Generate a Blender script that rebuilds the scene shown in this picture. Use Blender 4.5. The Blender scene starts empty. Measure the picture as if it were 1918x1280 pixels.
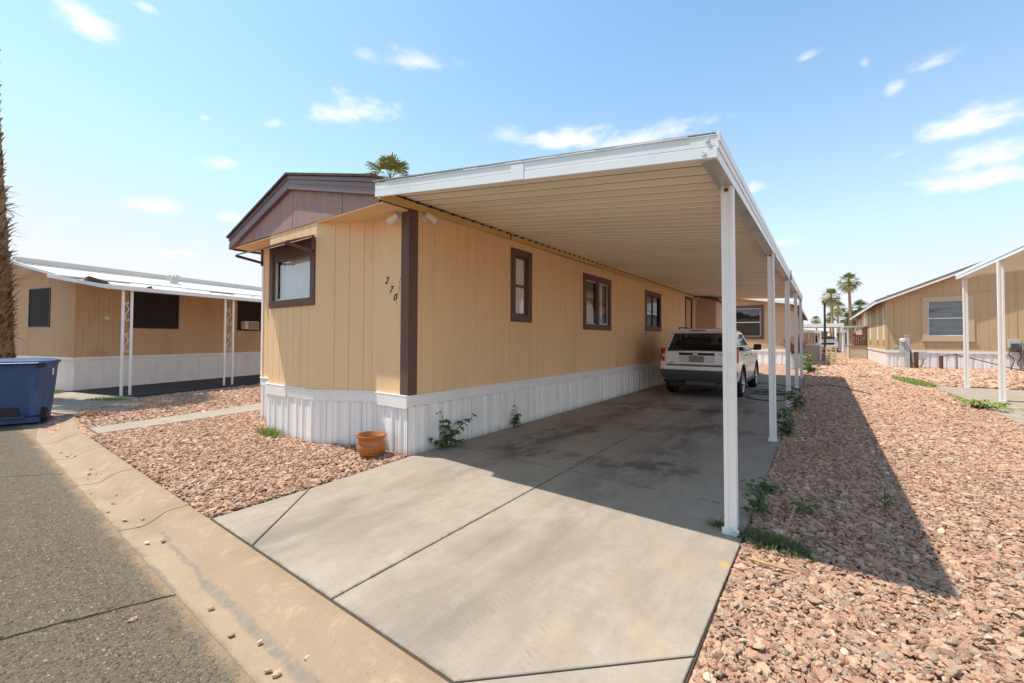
import bpy, bmesh, math, random
import numpy as np
from mathutils import Vector, Matrix
random.seed(7); np.random.seed(7)
PI = math.pi
SC = bpy.context.scene
COL = SC.collection
rad = math.radians

# ------------------------------------------------------------------ mesh helper
class MB:
    def __init__(s): s.v = []; s.f = []
    def add(s, vs, fs):
        o = len(s.v); s.v += [tuple(p) for p in vs]; s.f += [tuple(i + o for i in f) for f in fs]; return s
    def poly(s, pts): return s.add(pts, [tuple(range(len(pts)))])
    def hexa(s, p):  # 8 points: bottom loop 0-3, top loop 4-7
        return s.add(p, [(3, 2, 1, 0), (4, 5, 6, 7), (0, 1, 5, 4), (1, 2, 6, 5), (2, 3, 7, 6), (3, 0, 4, 7)])
    def box(s, x0, x1, y0, y1, z0, z1):
        return s.hexa([(x0, y0, z0), (x1, y0, z0), (x1, y1, z0), (x0, y1, z0), (x0, y0, z1), (x1, y0, z1), (x1, y1, z1), (x0, y1, z1)])
    def rbox(s, c, size, m):  # rotated box
        h = [v / 2 for v in size]; c = Vector(c)
        pts = [c + m @ Vector((sx * h[0], sy * h[1], sz * h[2])) for sz in (-1, 1) for sx, sy in ((-1, -1), (1, -1), (1, 1), (-1, 1))]
        return s.hexa(pts)
    def bar(s, p0, p1, w, h, up=(0, 0, 1)):
        p0 = Vector(p0); p1 = Vector(p1); d = (p1 - p0).normalized(); u = Vector(up); a = d.cross(u).normalized(); b = a.cross(d)
        q = []
        for p in (p0, p1):
            q += [p - a * w / 2 - b * h / 2, p + a * w / 2 - b * h / 2, p + a * w / 2 + b * h / 2, p - a * w / 2 + b * h / 2]
        return s.hexa(q)
    def tube(s, pts, r, n=8, cap=True):
        pts = [Vector(p) for p in pts]; rs = r if isinstance(r, (list, tuple)) else [r] * len(pts)
        rings = []; prev = None
        for i, p in enumerate(pts):
            d = (pts[min(i + 1, len(pts) - 1)] - pts[max(i - 1, 0)]).normalized()
            if prev is None:
                a = d.cross(Vector((0, 0, 1)));
                if a.length < 1e-3: a = Vector((1, 0, 0))
            else:
                a = prev - d * prev.dot(d)
            a.normalize(); prev = a; b = d.cross(a)
            rings.append([p + (a * math.cos(2 * PI * k / n) + b * math.sin(2 * PI * k / n)) * rs[i] for k in range(n)])
        o = len(s.v)
        for R in rings: s.v += [tuple(p) for p in R]
        for i in range(len(pts) - 1):
            for k in range(n):
                s.f.append((o + i * n + k, o + i * n + (k + 1) % n, o + (i + 1) * n + (k + 1) % n, o + (i + 1) * n + k))
        if cap:
            s.f.append(tuple(o + k for k in reversed(range(n)))); s.f.append(tuple(o + (len(pts) - 1) * n + k for k in range(n)))
        return s
    def lathe(s, prof, n=32, c=(0, 0, 0), axis='z', close=False):
        o = len(s.v)
        for r, h in prof:
            for k in range(n):
                a = 2 * PI * k / n; x, y = r * math.cos(a), r * math.sin(a)
                p = (x, y, h) if axis == 'z' else ((h, x, y) if axis == 'x' else (x, h, y))
                s.v.append((p[0] + c[0], p[1] + c[1], p[2] + c[2]))
        m = len(prof)
        for i in range(m if close else m - 1):
            j = (i + 1) % m
            for k in range(n): s.f.append((o + i * n + k, o + i * n + (k + 1) % n, o + j * n + (k + 1) % n, o + j * n + k))
        return s
    def loft(s, rings, cap=True):
        o = len(s.v); n = len(rings[0])
        for R in rings: s.v += [tuple(p) for p in R]
        for i in range(len(rings) - 1):
            for k in range(n): s.f.append((o + i * n + k, o + i * n + (k + 1) % n, o + (i + 1) * n + (k + 1) % n, o + (i + 1) * n + k))
        if cap:
            s.f.append(tuple(o + k for k in reversed(range(n)))); s.f.append(tuple(o + (len(rings) - 1) * n + k for k in range(n)))
        return s
    def prism(s, poly, off):  # poly: 3D loop, off: extrusion vector
        n = len(poly); off = Vector(off); a = [Vector(p) for p in poly]; b = [p + off for p in a]
        return s.add(a + b, [tuple(reversed(range(n))), tuple(range(n, 2 * n))] + [(i, (i + 1) % n, n + (i + 1) % n, n + i) for i in range(n)])
    def build(s, name, mat, parent=None, smooth=False, bevel=0, sharp=35, fix=True):
        me = bpy.data.meshes.new(name); me.from_pydata(s.v, [], s.f); me.validate()
        if fix:
            bm = bmesh.new(); bm.from_mesh(me); bmesh.ops.recalc_face_normals(bm, faces=bm.faces); bm.to_mesh(me); bm.free()
        if smooth:
            me.polygons.foreach_set('use_smooth', [True] * len(me.polygons)); me.set_sharp_from_angle(angle=rad(sharp))
        me.materials.append(mat)
        o = bpy.data.objects.new(name, me); COL.objects.link(o)
        if parent is not None: adopt(o, parent)
        if bevel:
            m = o.modifiers.new('edge', 'BEVEL'); m.width = bevel; m.segments = 2; m.limit_method = 'ANGLE'; m.angle_limit = rad(40)
        return o

def wmat(o):
    m = o.matrix_basis.copy()
    return (wmat(o.parent) @ o.matrix_parent_inverse @ m) if o.parent else m
def adopt(o, parent):  # parent keeping coordinates as written (world for roots placed in the world)
    o.parent = parent; o.matrix_parent_inverse = wmat(parent).inverted()
def tag(o, label=None, cat=None, group=None, kind=None):
    if label: o['label'] = label
    if cat: o['category'] = cat
    if group: o['group'] = group
    if kind: o['kind'] = kind
    return o
def thing(name, label, cat, loc=(0, 0, 0), rz=0, group=None):
    o = bpy.data.objects.new(name, None); COL.objects.link(o); o.location = loc; o.rotation_euler = (0, 0, rz); o.empty_display_size = .2
    return tag(o, label, cat, group)
def copy_tree(o, parent=None):
    c = o.copy(); COL.objects.link(c); c.parent = parent
    for ch in o.children: copy_tree(ch, c)
    return c
def struct(o): o['kind'] = 'structure'; return o
def frame(root):  # local frame helper for things built in local coordinates
    return root

# ------------------------------------------------------------------ materials
class NT:
    def __init__(s, name):
        s.m = bpy.data.materials.new(name); s.m.use_nodes = True; s.t = s.m.node_tree; s.n = s.t.nodes; s.n.clear()
        s.out = s.n.new('ShaderNodeOutputMaterial')
    def node(s, typ, **kw):
        n = s.n.new(typ)
        for k, v in kw.items(): setattr(n, k, v)
        return n
    def put(s, sock, v):
        if isinstance(v, bpy.types.NodeSocket): s.t.links.new(v, sock)
        elif v is not None:
            try: sock.default_value = v
            except Exception: sock.default_value = (v[0], v[1], v[2], 1) if hasattr(v, '__len__') else v
    def math(s, op, a, b=None, c=None, clamp=False):
        n = s.node('ShaderNodeMath', operation=op, use_clamp=clamp); s.put(n.inputs[0], a)
        if b is not None: s.put(n.inputs[1], b)
        if c is not None: s.put(n.inputs[2], c)
        return n.outputs[0]
    def mix(s, f, a, b, blend='MIX'):
        n = s.node('ShaderNodeMix', data_type='RGBA', blend_type=blend); s.put(n.inputs[0], f)
        for sock, v in ((n.inputs[6], a), (n.inputs[7], b)):
            if isinstance(v, bpy.types.NodeSocket): s.t.links.new(v, sock)
            else: sock.default_value = (v[0], v[1], v[2], 1)
        return n.outputs[2]
    def sstep(s, x, a, b):
        n = s.node('ShaderNodeMapRange', interpolation_type='SMOOTHSTEP'); s.put(n.inputs[0], x); s.put(n.inputs[1], a); s.put(n.inputs[2], b); return n.outputs[0]
    def coord(s, scale=(1, 1, 1), loc=(0, 0, 0), rot=(0, 0, 0)):
        if not hasattr(s, 'tc'): s.tc = s.node('ShaderNodeTexCoord').outputs['Object']
        mp = s.node('ShaderNodeMapping'); s.put(mp.inputs[0], s.tc); mp.inputs[1].default_value = loc; mp.inputs[2].default_value = rot; mp.inputs[3].default_value = scale
        return mp.outputs[0]
    def noise(s, scale=1, detail=4, rough=.55, stretch=(1, 1, 1), loc=(0, 0, 0), out='Fac'):
        n = s.node('ShaderNodeTexNoise'); s.put(n.inputs['Vector'], s.coord(stretch, loc)); n.inputs['Scale'].default_value = scale; n.inputs['Detail'].default_value = detail; n.inputs['Roughness'].default_value = rough
        return n.outputs[out]
    def voro(s, scale, feature='F1', out='Distance', stretch=(1, 1, 1), rnd=1):
        n = s.node('ShaderNodeTexVoronoi', feature=feature); s.put(n.inputs['Vector'], s.coord(stretch)); n.inputs['Scale'].default_value = scale; n.inputs['Randomness'].default_value = rnd
        return n.outputs[out]
    def ramp(s, f, stops, interp='LINEAR'):
        n = s.node('ShaderNodeValToRGB'); r = n.color_ramp; r.interpolation = interp; s.put(n.inputs[0], f)
        while len(r.elements) > 1: r.elements.remove(r.elements[-1])
        for i, (p, c) in enumerate(stops):
            e = r.elements[0] if i == 0 else r.elements.new(p)
            e.position = p; e.color = (c[0], c[1], c[2], 1)
        return n.outputs[0]
    def xyz(s):
        if not hasattr(s, '_xyz'):
            n = s.node('ShaderNodeSeparateXYZ'); s.coord(); s.put(n.inputs[0], s.tc); s._xyz = n.outputs
        return s._xyz
    def seg(s, p0, p1, w0, w1, wob=0, wscale=2.0):
        # mask 1 near the ground segment p0-p1: full inside w0, gone at w1
        X, Y, Z = s.xyz(); L = math.hypot(p1[0] - p0[0], p1[1] - p0[1]); d = ((p1[0] - p0[0]) / L, (p1[1] - p0[1]) / L)
        dx = s.math('SUBTRACT', X, p0[0]); dy = s.math('SUBTRACT', Y, p0[1])
        t = s.math('ADD', s.math('MULTIPLY', dx, d[0]), s.math('MULTIPLY', dy, d[1]))
        n = s.math('ADD', s.math('MULTIPLY', dx, -d[1]), s.math('MULTIPLY', dy, d[0]))
        if wob: n = s.math('ADD', n, s.math('MULTIPLY', s.math('SUBTRACT', s.noise(wscale, 5, .6, loc=(p0[0], 3, 0)), .5), wob))
        e = s.math('SUBTRACT', t, s.math('MINIMUM', s.math('MAXIMUM', t, 0), L))
        r = s.math('SQRT', s.math('ADD', s.math('MULTIPLY', n, n), s.math('MULTIPLY', e, e)))
        return s.sstep(r, w1, w0)
    def blob(s, c, rx, ry, soft=1.0):
        X, Y, Z = s.xyz()
        dx = s.math('DIVIDE', s.math('SUBTRACT', X, c[0]), rx); dy = s.math('DIVIDE', s.math('SUBTRACT', Y, c[1]), ry)
        r = s.math('SQRT', s.math('ADD', s.math('MULTIPLY', dx, dx), s.math('MULTIPLY', dy, dy)))
        return s.sstep(r, 1.0, 1 - soft)
    def bump(s, h, dist, strength=1.0, nrm=None):
        n = s.node('ShaderNodeBump'); s.put(n.inputs['Height'], h); n.inputs['Distance'].default_value = dist; n.inputs['Strength'].default_value = strength
        if nrm is not None: s.put(n.inputs['Normal'], nrm)
        return n.outputs[0]
    def bsdf(s, col, rough=.6, metal=0, normal=None, spec=.5, **kw):
        b = s.node('ShaderNodeBsdfPrincipled'); s.put(b.inputs['Base Color'], col if isinstance(col, bpy.types.NodeSocket) else (col[0], col[1], col[2], 1))
        s.put(b.inputs['Roughness'], rough); b.inputs['Metallic'].default_value = metal; b.inputs['Specular IOR Level'].default_value = spec
        if normal is not None: s.put(b.inputs['Normal'], normal)
        for k, v in kw.items(): s.put(b.inputs[k.replace('_', ' ')], v)
        s.t.links.new(b.outputs[0], s.out.inputs[0]); return s.m

def simple(name, col, rough=.6, var=.12, scale=3, bump=0, bscale=60, metal=0, spec=.4, stretch=(1, 1, 1), dirt=None, **kw):
    n = NT(name)
    f = n.noise(scale, 6, .6, stretch)
    c = n.mix(f, [x * (1 - var) for x in col], [min(1, x * (1 + var)) for x in col])
    if dirt:
        dcol, amt, dsc, dst = dirt
        c = n.mix(n.math('MULTIPLY', n.sstep(n.noise(dsc, 7, .65, dst, (5, 2, 1)), .48, .72), amt), c, dcol)
    nm = n.bump(n.noise(bscale, 4, .6, stretch), bump) if bump else None
    return n.bsdf(c, rough, metal, nm, spec, **kw)

M = {}
def m_siding():
    n = NT('tan_painted_siding'); X, Y, Z = n.xyz(); st = (1, 1, .12); base = (.80, .54, .305)
    c = n.mix(n.noise(2.2, 6, .6, st), [v * .93 for v in base], [v * 1.06 for v in base])
    c = n.mix(n.math('MULTIPLY', n.sstep(n.noise(1.6, 7, .65, (1, 1, .25), (5, 2, 1)), .48, .72), .18), c, (.42, .27, .14))
    # grime rubbed into the grooves towards the car
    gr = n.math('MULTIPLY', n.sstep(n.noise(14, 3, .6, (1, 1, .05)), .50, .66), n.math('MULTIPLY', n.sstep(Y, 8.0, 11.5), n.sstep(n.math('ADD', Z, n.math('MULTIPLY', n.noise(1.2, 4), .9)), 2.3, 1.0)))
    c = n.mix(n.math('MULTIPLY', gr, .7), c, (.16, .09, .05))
    # flaked old lettering rising beside the number, and dark specks
    dx = n.math('SUBTRACT', X, n.math('ADD', -4.20, n.math('MULTIPLY', n.math('SUBTRACT', Z, 1.82), .24)))
    ln = n.math('MULTIPLY', n.sstep(n.math('ABSOLUTE', dx), .016, .006), n.math('MULTIPLY', n.math('GREATER_THAN', Z, 1.80), n.math('LESS_THAN', Z, 2.14)))
    fl = n.math('MULTIPLY', n.math('MULTIPLY', ln, n.math('LESS_THAN', Y, 3.33)), n.sstep(n.noise(55, 3, .6), .50, .56))
    c = n.mix(n.math('MULTIPLY', fl, .9), c, (.16, .075, .03))
    sp = n.node('ShaderNodeTexVoronoi'); n.put(sp.inputs['Vector'], n.coord()); sp.inputs['Scale'].default_value = 5.5
    c = n.mix(n.math('MULTIPLY', n.sstep(sp.outputs['Distance'], .045, .025), .75), c, (.10, .06, .04))
    return n.bsdf(c, .75, 0, n.bump(n.noise(45, 4, .6, st), .0012), .25)
M['siding'] = m_siding()
M['siding_far'] = simple('olive_tan_siding', (.52, .365, .215), .8, .07, 1.0, .0012, 40, stretch=(1, 1, .15), spec=.2)
M['siding_left'] = simple('ribbed_brown_siding', (.57, .385, .235), .75, .10, 2.0, .001, 40, stretch=(1, 1, .1), spec=.25, dirt=((.28, .17, .09), .4, 1.2, (1, 1, .3)))
M['trimtan'] = simple('pale_tan_trim', (.53, .40, .28), .7, .05, 3)
M['shed'] = simple('pinkish_shed_siding', (.62, .43, .32), .8, .06, 2, .001, 40, stretch=(1, 1, .1), spec=.2)
M['brown'] = simple('brown_trim_paint', (.13, .072, .058), .6, .2, 5, .001, 60, stretch=(1, 1, .2), spec=.35)
M['gable'] = simple('weathered_purple_brown_board', (.36, .235, .21), .75, .18, 7, .0015, 60, stretch=(1.5, 1, .12), spec=.25, dirt=((.22, .16, .14), .5, 4, (1, 1, .15)))
M['rake'] = simple('brown_metal_rake', (.16, .092, .108), .38, .15, 4, 0, spec=.5, dirt=((.26, .19, .17), .35, 3, (.3, 1, 6)))
M['shingle'] = None
M['white'] = simple('white_painted_metal', (.82, .79, .765), .42, .04, 3, .0006, 20, spec=.4, dirt=((.50, .46, .40), .22, 2.2, (1, 1, .5)))
M['fascia_metal'] = simple('bright_white_fascia', (.74, .78, .80), .36, .05, 2, .0008, 9, spec=.45, dirt=((.52, .54, .54), .35, 2.5, (.6, 1, 1)))
M['beam_metal'] = simple('bare_galvanised_metal', (.50, .50, .49), .34, .12, 5, .001, 14, metal=.35, dirt=((.20, .17, .15), .55, 3.5, (1, .5, 1)))
M['ceiling'] = simple('cream_carport_pan', (.90, .82, .68), .5, .05, 1.3, .0006, 8, spec=.3, dirt=((.48, .40, .30), .3, .9, (.4, 1.6, 1)))
M['skirt'] = simple('white_vinyl_skirting', (.84, .80, .77), .5, .05, 4, .0005, 30, spec=.35, dirt=((.46, .41, .36), .4, 3, (1.5, 1.5, .5)))
def m_skirt():
    n = NT('white_vinyl_skirting_strips')
    st = n.noise(11, 2, .6, (1, 1, 0)); c = n.mix(n.sstep(st, .40, .60), (.81, .77, .74), (.90, .87, .85))
    X, Y, Z = n.xyz(); s = n.math('ADD', X, Y); band = n.math('LESS_THAN', n.math('FRACT', n.math('MULTIPLY', s, 1 / .40)), .17)
    dots = n.math('LESS_THAN', n.voro(130, rnd=.15), .32)
    c = n.mix(n.math('MULTIPLY', n.math('MULTIPLY', dots, band), .45), c, (.25, .22, .21))
    c = n.mix(n.math('MULTIPLY', n.sstep(n.noise(3, 7, .65, (1.5, 1.5, .5), (5, 2, 1)), .54, .74), .18), c, (.58, .51, .45))
    c = n.mix(n.math('MULTIPLY', n.sstep(n.math('ADD', Z, n.math('MULTIPLY', n.noise(9, 4), .12)), .16, .03), .5), c, (.42, .33, .26))
    return n.bsdf(c, .5, 0, None, .35)
M['skirt'] = m_skirt()
M['seam'] = simple('shaded_seam', (.34, .28, .21), .8, .2, 3)  # groove faces coloured dark, standing in for the shade of the seam gap
M['skirt_left'] = simple('offwhite_panel_skirting', (.80, .77, .75), .6, .05, 2, .0008, 20, dirt=((.45, .42, .40), .4, 2, (1, 1, .5)))
M['wood'] = simple('raw_yellow_lumber', (.62, .40, .15), .7, .15, 5, .001, 60, stretch=(8, .5, 8), spec=.2)
M['alu'] = simple('mill_aluminium', (.62, .60, .56), .4, .08, 6, 0, metal=.6)
M['winwhite'] = simple('white_vinyl_frame', (.78, .78, .77), .4, .03, 4)
M['black'] = simple('black_plastic', (.02, .02, .021), .5, .15, 9, .0004, 90)
M['rubber'] = simple('black_rubber', (.018, .018, .018), .75, .2, 15, .0008, 120, spec=.25)
M['screen'] = simple('dark_sun_screen', (.028, .024, .024), .75, .2, 60, .0005, 300, spec=.25)
M['dark'] = simple('dark_interior', (.03, .026, .022), .9, .1)
M['curtain'] = simple('pale_curtain', (.72, .74, .76), .9, .08, 2, .004, 9, stretch=(6, 6, .15))
M['blind'] = simple('frosted_white_blind', (.86, .80, .76), .8, .04, 2)
M['beige'] = simple('beige_deck_panel', (.50, .42, .30), .75, .06, 1.5)
M['bin'] = simple('blue_recycling_plastic', (.034, .074, .18), .42, .10, 5, .0006, 80, spec=.45, dirt=((.10, .14, .24), .45, 4, (1, 1, .35)))
M['terracotta'] = None
M['bark'] = simple('shaggy_palm_bark', (.16, .10, .06), .95, .45, 9, .015, 26, stretch=(1, 1, .4), spec=.1, dirt=((.045, .028, .02), .75, 8, (1, 1, .6)))
M['bark_far'] = simple('pale_palm_bark', (.36, .24, .15), .95, .2, 4, .01, 9, stretch=(1, 1, 2.5), spec=.1)
M['boot'] = simple('dry_leaf_base', (.30, .19, .115), .9, .4, 7, .002, 40, spec=.15, dirt=((.07, .04, .03), .6, 6, (1, 1, 1)))
M['frond'] = simple('palm_frond_green', (.165, .195, .05), .6, .35, 1.6, 0, spec=.35, dirt=((.30, .25, .08), .65, 1.3, (1, 1, 1)))
M['deadfrond'] = simple('dry_palm_frond', (.52, .39, .21), .85, .25, 2, 0, spec=.15)
M['leaf'] = simple('weed_leaf', (.045, .095, .022), .55, .4, 16, 0, spec=.4, dirt=((.11, .055, .02), .6, 14, (1, 1, 1)))
M['stem'] = simple('weed_stem', (.16, .11, .05), .7, .2)
M['grass'] = simple('green_grass_blade', (.070, .095, .030), .65, .5, 40, 0, spec=.25, dirt=((.34, .27, .12), .8, 55, (1, 1, 1)))
M['grasslit'] = simple('fresh_grass_blade', (.17, .25, .045), .65, .3, 8, 0, spec=.25, dirt=((.36, .32, .12), .5, 7, (1, 1, 1)))
M['bronze'] = simple('bronze_strap_leaf', (.20, .085, .055), .5, .3, 5)
M['yellowleaf'] = simple('yellow_green_leaf', (.22, .25, .05), .55, .3, 8)
M['carpaint'] = simple('white_car_paint', (.86, .855, .85), .22, .01, 2, 0, spec=.5, Coat_Weight=.6, Coat_Roughness=.06)
M['carglass'] = None
M['trim'] = simple('grey_black_bumper_plastic', (.078, .078, .082), .55, .15, 8, .0004, 120)
M['steptrim'] = simple('grey_bumper_strip', (.12, .12, .125), .5, .1, 8)
M['redlamp'] = simple('red_lamp_lens', (.50, .012, .012), .12, .15, 9, 0, spec=.6)
M['clearlamp'] = simple('clear_lamp_lens', (.62, .62, .64), .12, .1, 9, 0, spec=.6)
M['chrome'] = simple('bright_chrome', (.75, .75, .76), .16, .03, 4, 0, metal=1)
M['rim'] = simple('silver_alloy_rim', (.60, .60, .61), .32, .06, 5, 0, metal=.75)
M['plate'] = simple('blank_grey_plate', (.24, .235, .23), .6, .04, 5)
M['post_grey'] = simple('weathered_grey_post', (.42, .42, .41), .7, .12, 6, .001, 30)
M['rust'] = simple('rust_brown_metal', (.13, .062, .042), .75, .3, 12, .001, 60)
M['utilbox'] = simple('grey_meter_enclosure', (.45, .46, .46), .45, .06, 6)
M['pole'] = simple('dark_bronze_pole', (.055, .035, .03), .5, .15, 5)
M['pallet'] = simple('pale_pallet_wood', (.66, .52, .26), .8, .14, 6, .001, 50, spec=.2)
M['redpaint'] = simple('red_painted_metal', (.55, .03, .035), .4, .1, 6)
M['ink'] = simple('black_lettering', (.008, .008, .009), .5, .05)
M['offwhite'] = simple('ivory_plastic', (.72, .68, .60), .45, .04, 6)
M['lens'] = simple('black_lens', (.01, .01, .012), .1, .05)
M['roof_left'] = simple('aged_white_roof_sheet', (.62, .60, .58), .55, .10, 1.2, .002, 8, dirt=((.34, .30, .26), .7, 1.1, (1.2, .25, 3)))
M['roof_grey'] = simple('grey_shingle_roof', (.20, .17, .15), .9, .15, 6, .004, 40)
M['truck_dark'] = simple('dark_grille', (.02, .02, .022), .4, .1)
M['hose'] = simple('black_garden_hose', (.016, .016, .017), .5, .15, 9)
M['signred'] = simple('red_brown_sign_print', (.22, .045, .025), .6, .08)
M['signwhite'] = simple('white_sign_print', (.62, .66, .68), .6, .06)
M['twig'] = simple('dry_twig', (.45, .27, .13), .8, .2, 20)
M['condenser'] = simple('grey_condenser_metal', (.20, .20, .21), .5, .1, 8, 0, metal=.3)

def m_glass():
    n = NT('window_glass'); lw_ = n.node('ShaderNodeLayerWeight'); lw_.inputs[0].default_value = .5
    g = n.node('ShaderNodeBsdfGlossy'); g.inputs['Roughness'].default_value = .015; g.inputs['Color'].default_value = (.9, .95, 1, 1)
    t = n.node('ShaderNodeBsdfTransparent'); t.inputs[0].default_value = (.90, .93, .93, 1)
    nm = n.bump(n.noise(1.2, 2), .02, .25); n.put(g.inputs['Normal'], nm)
    mx = n.node('ShaderNodeMixShader'); n.put(mx.inputs[0], n.math('ADD', n.math('MULTIPLY', n.math('POWER', lw_.outputs['Facing'], 3.0), .75), .09, clamp=True))
    n.t.links.new(t.outputs[0], mx.inputs[1]); n.t.links.new(g.outputs[0], mx.inputs[2]); n.t.links.new(mx.outputs[0], n.out.inputs[0])
    return n.m
M['glass'] = m_glass()
def m_carglass():
    n = NT('tinted_car_glass'); lw_ = n.node('ShaderNodeLayerWeight'); lw_.inputs[0].default_value = .5
    g = n.node('ShaderNodeBsdfGlossy'); g.inputs['Roughness'].default_value = .02; t = n.node('ShaderNodeBsdfTransparent'); t.inputs[0].default_value = (.30, .305, .30, 1)
    mx = n.node('ShaderNodeMixShader'); n.put(mx.inputs[0], n.math('ADD', n.math('MULTIPLY', n.math('POWER', lw_.outputs['Facing'], 3.0), .8), .07, clamp=True))
    n.t.links.new(t.outputs[0], mx.inputs[1]); n.t.links.new(g.outputs[0], mx.inputs[2]); n.t.links.new(mx.outputs[0], n.out.inputs[0]); return n.m
M['carglass'] = m_carglass()
def m_terra():
    n = NT('glazed_terracotta'); X, Y, Z = n.xyz()
    band = n.noise(6, 4, .6, (.4, .4, 5))
    c = n.ramp(band, [(.25, (.22, .065, .014)), (.5, (.42, .135, .028)), (.72, (.54, .22, .06))])
    return n.bsdf(c, .33, 0, n.bump(n.noise(14, 3, .5, (.3, .3, 4)), .004), .5)
M['terracotta'] = m_terra()
def m_shingle():
    n = NT('dark_asphalt_shingle')
    br = n.node('ShaderNodeTexBrick'); n.put(br.inputs['Vector'], n.coord((1, 1, 1), rot=(0, 0, PI / 2))); br.inputs['Scale'].default_value = 1.0
    br.inputs['Brick Width'].default_value = .33; br.inputs['Row Height'].default_value = .14; br.inputs['Mortar Size'].default_value = .006
    br.inputs['Color1'].default_value = (.06, .045, .04, 1); br.inputs['Color2'].default_value = (.10, .075, .065, 1); br.inputs['Mortar'].default_value = (.02, .016, .015, 1)
    c = n.mix(n.noise(60, 3), br.outputs[0], (.13, .10, .09), 'MIX'); c = n.mix(.5, c, br.outputs[0])
    return n.bsdf(c, .95, 0, n.bump(br.outputs['Fac'], .006, 1), .15)
M['shingle'] = m_shingle()

_R = [(0, (.22, .125, .10)), (.10, (.40, .215, .165)), (.22, (.52, .31, .235)), (.34, (.33, .19, .155)), (.46, (.58, .39, .30)), (.58, (.48, .28, .215)), (.68, (.36, .29, .26)), (.78, (.60, .43, .345)), (.88, (.55, .33, .25)), (.93, (.72, .62, .53)), (.96, (.20, .155, .145)), (1, (.42, .36, .335))]
ROCK = [(p, (min(.82, c[0] * 1.13), min(.76, c[1] * 1.06), min(.68, c[2] * .91))) for p, c in _R]
def m_rock():
    n = NT('pink_crushed_rock'); oi = n.node('ShaderNodeObjectInfo')
    c = n.ramp(oi.outputs['Random'], ROCK)
    c = n.mix(n.math('MULTIPLY', n.noise(1.6, 6, .65), .40), c, (.60, .44, .33))
    return n.bsdf(c, .85, 0, n.bump(n.noise(3.5, 5, .6), .08, .6), .25)
M['rock'] = m_rock()
def m_gravelbase():
    n = NT('gravel_bed'); 
    vc = n.node('ShaderNodeTexVoronoi'); n.put(vc.inputs['Vector'], n.coord()); vc.inputs['Scale'].default_value = 19
    sep = n.node('ShaderNodeSeparateColor'); n.put(sep.inputs[0], vc.outputs['Color'])
    c = n.ramp(sep.outputs[0], ROCK)
    c = n.mix(n.sstep(vc.outputs['Distance'], .35, .75), c, (.22, .14, .10))
    c = n.mix(n.math('MULTIPLY', n.sstep(n.noise(.35, 5), .45, .7), .35), c, (.50, .38, .27))
    h = n.math('ADD', n.math('MULTIPLY', vc.outputs['Distance'], -1), n.math('MULTIPLY', sep.outputs[1], .5))
    return n.bsdf(c, .95, 0, n.bump(h, .03, .9), .15)
M['gravel'] = m_gravelbase()
def m_asphalt():
    n = NT('worn_asphalt'); X, Y, Z = n.xyz()
    big = n.noise(.8, 5, .6); c = n.mix(big, (.098, .079, .057), (.135, .109, .077))
    h = None
    for sc, thr, amt in ((62, .30, .9), (118, .22, .75)):
        v = n.node('ShaderNodeTexVoronoi'); n.put(v.inputs['Vector'], n.coord((1, 1, 1), (sc, 0, 0))); v.inputs['Scale'].default_value = sc
        sp = n.node('ShaderNodeSeparateColor'); n.put(sp.inputs[0], v.outputs['Color'])
        on = n.math('MULTIPLY', n.sstep(v.outputs['Distance'], .55, .32), n.math('GREATER_THAN', sp.outputs[0], thr))
        c = n.mix(n.math('MULTIPLY', on, amt), c, n.ramp(sp.outputs[1], [(0, (.038, .033, .027)), (.35, (.088, .074, .056)), (.65, (.14, .117, .088)), (.86, (.22, .185, .14)), (.97, (.38, .335, .27)), (1, (.26, .14, .09))]))
        hh = n.math('MULTIPLY', on, sp.outputs[2]); h = hh if h is None else n.math('ADD', h, n.math('MULTIPLY', hh, .5))
    stone = h
    c = n.mix(n.math('MULTIPLY', n.sstep(n.noise(1.1, 5, .65, loc=(4, 4, 0)), .5, .7), .18), c, (.07, .058, .045))
    # dust washed along the gutter edge
    edge = n.math('ADD', Y, n.math('MULTIPLY', n.math('SUBTRACT', n.noise(6, 8, .72), .5), .26))
    c = n.mix(n.math('MULTIPLY', n.sstep(edge, .52, .80), .40), c, (.17, .13, .09))
    c = n.mix(n.math('MULTIPLY', n.sstep(edge, .73, .84), .90), c, (.27, .195, .13))
    cr = n.seg((-3.6, -.5), (-3.26, .2), .002, .011, .16, 3); cr2 = n.seg((-3.26, .2), (-3.0, .82), .003, .012, .14, 3); cr3 = n.seg((-7.2, .1), (-6.6, .8), .002, .010, .2, 2.5)
    crack = n.math('MAXIMUM', n.math('MAXIMUM', cr, cr2), cr3)
    c = n.mix(crack, c, (.025, .02, .016))
    h = n.math('ADD', n.math('MULTIPLY', n.math('MULTIPLY', stone, .6), n.sstep(edge, .86, .74)), n.math('ADD', n.noise(40, 4), n.math('MULTIPLY', crack, -2)))
    return n.bsdf(c, .9, 0, n.bump(h, .012, 1), .25)
M['asphalt'] = m_asphalt()
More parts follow.
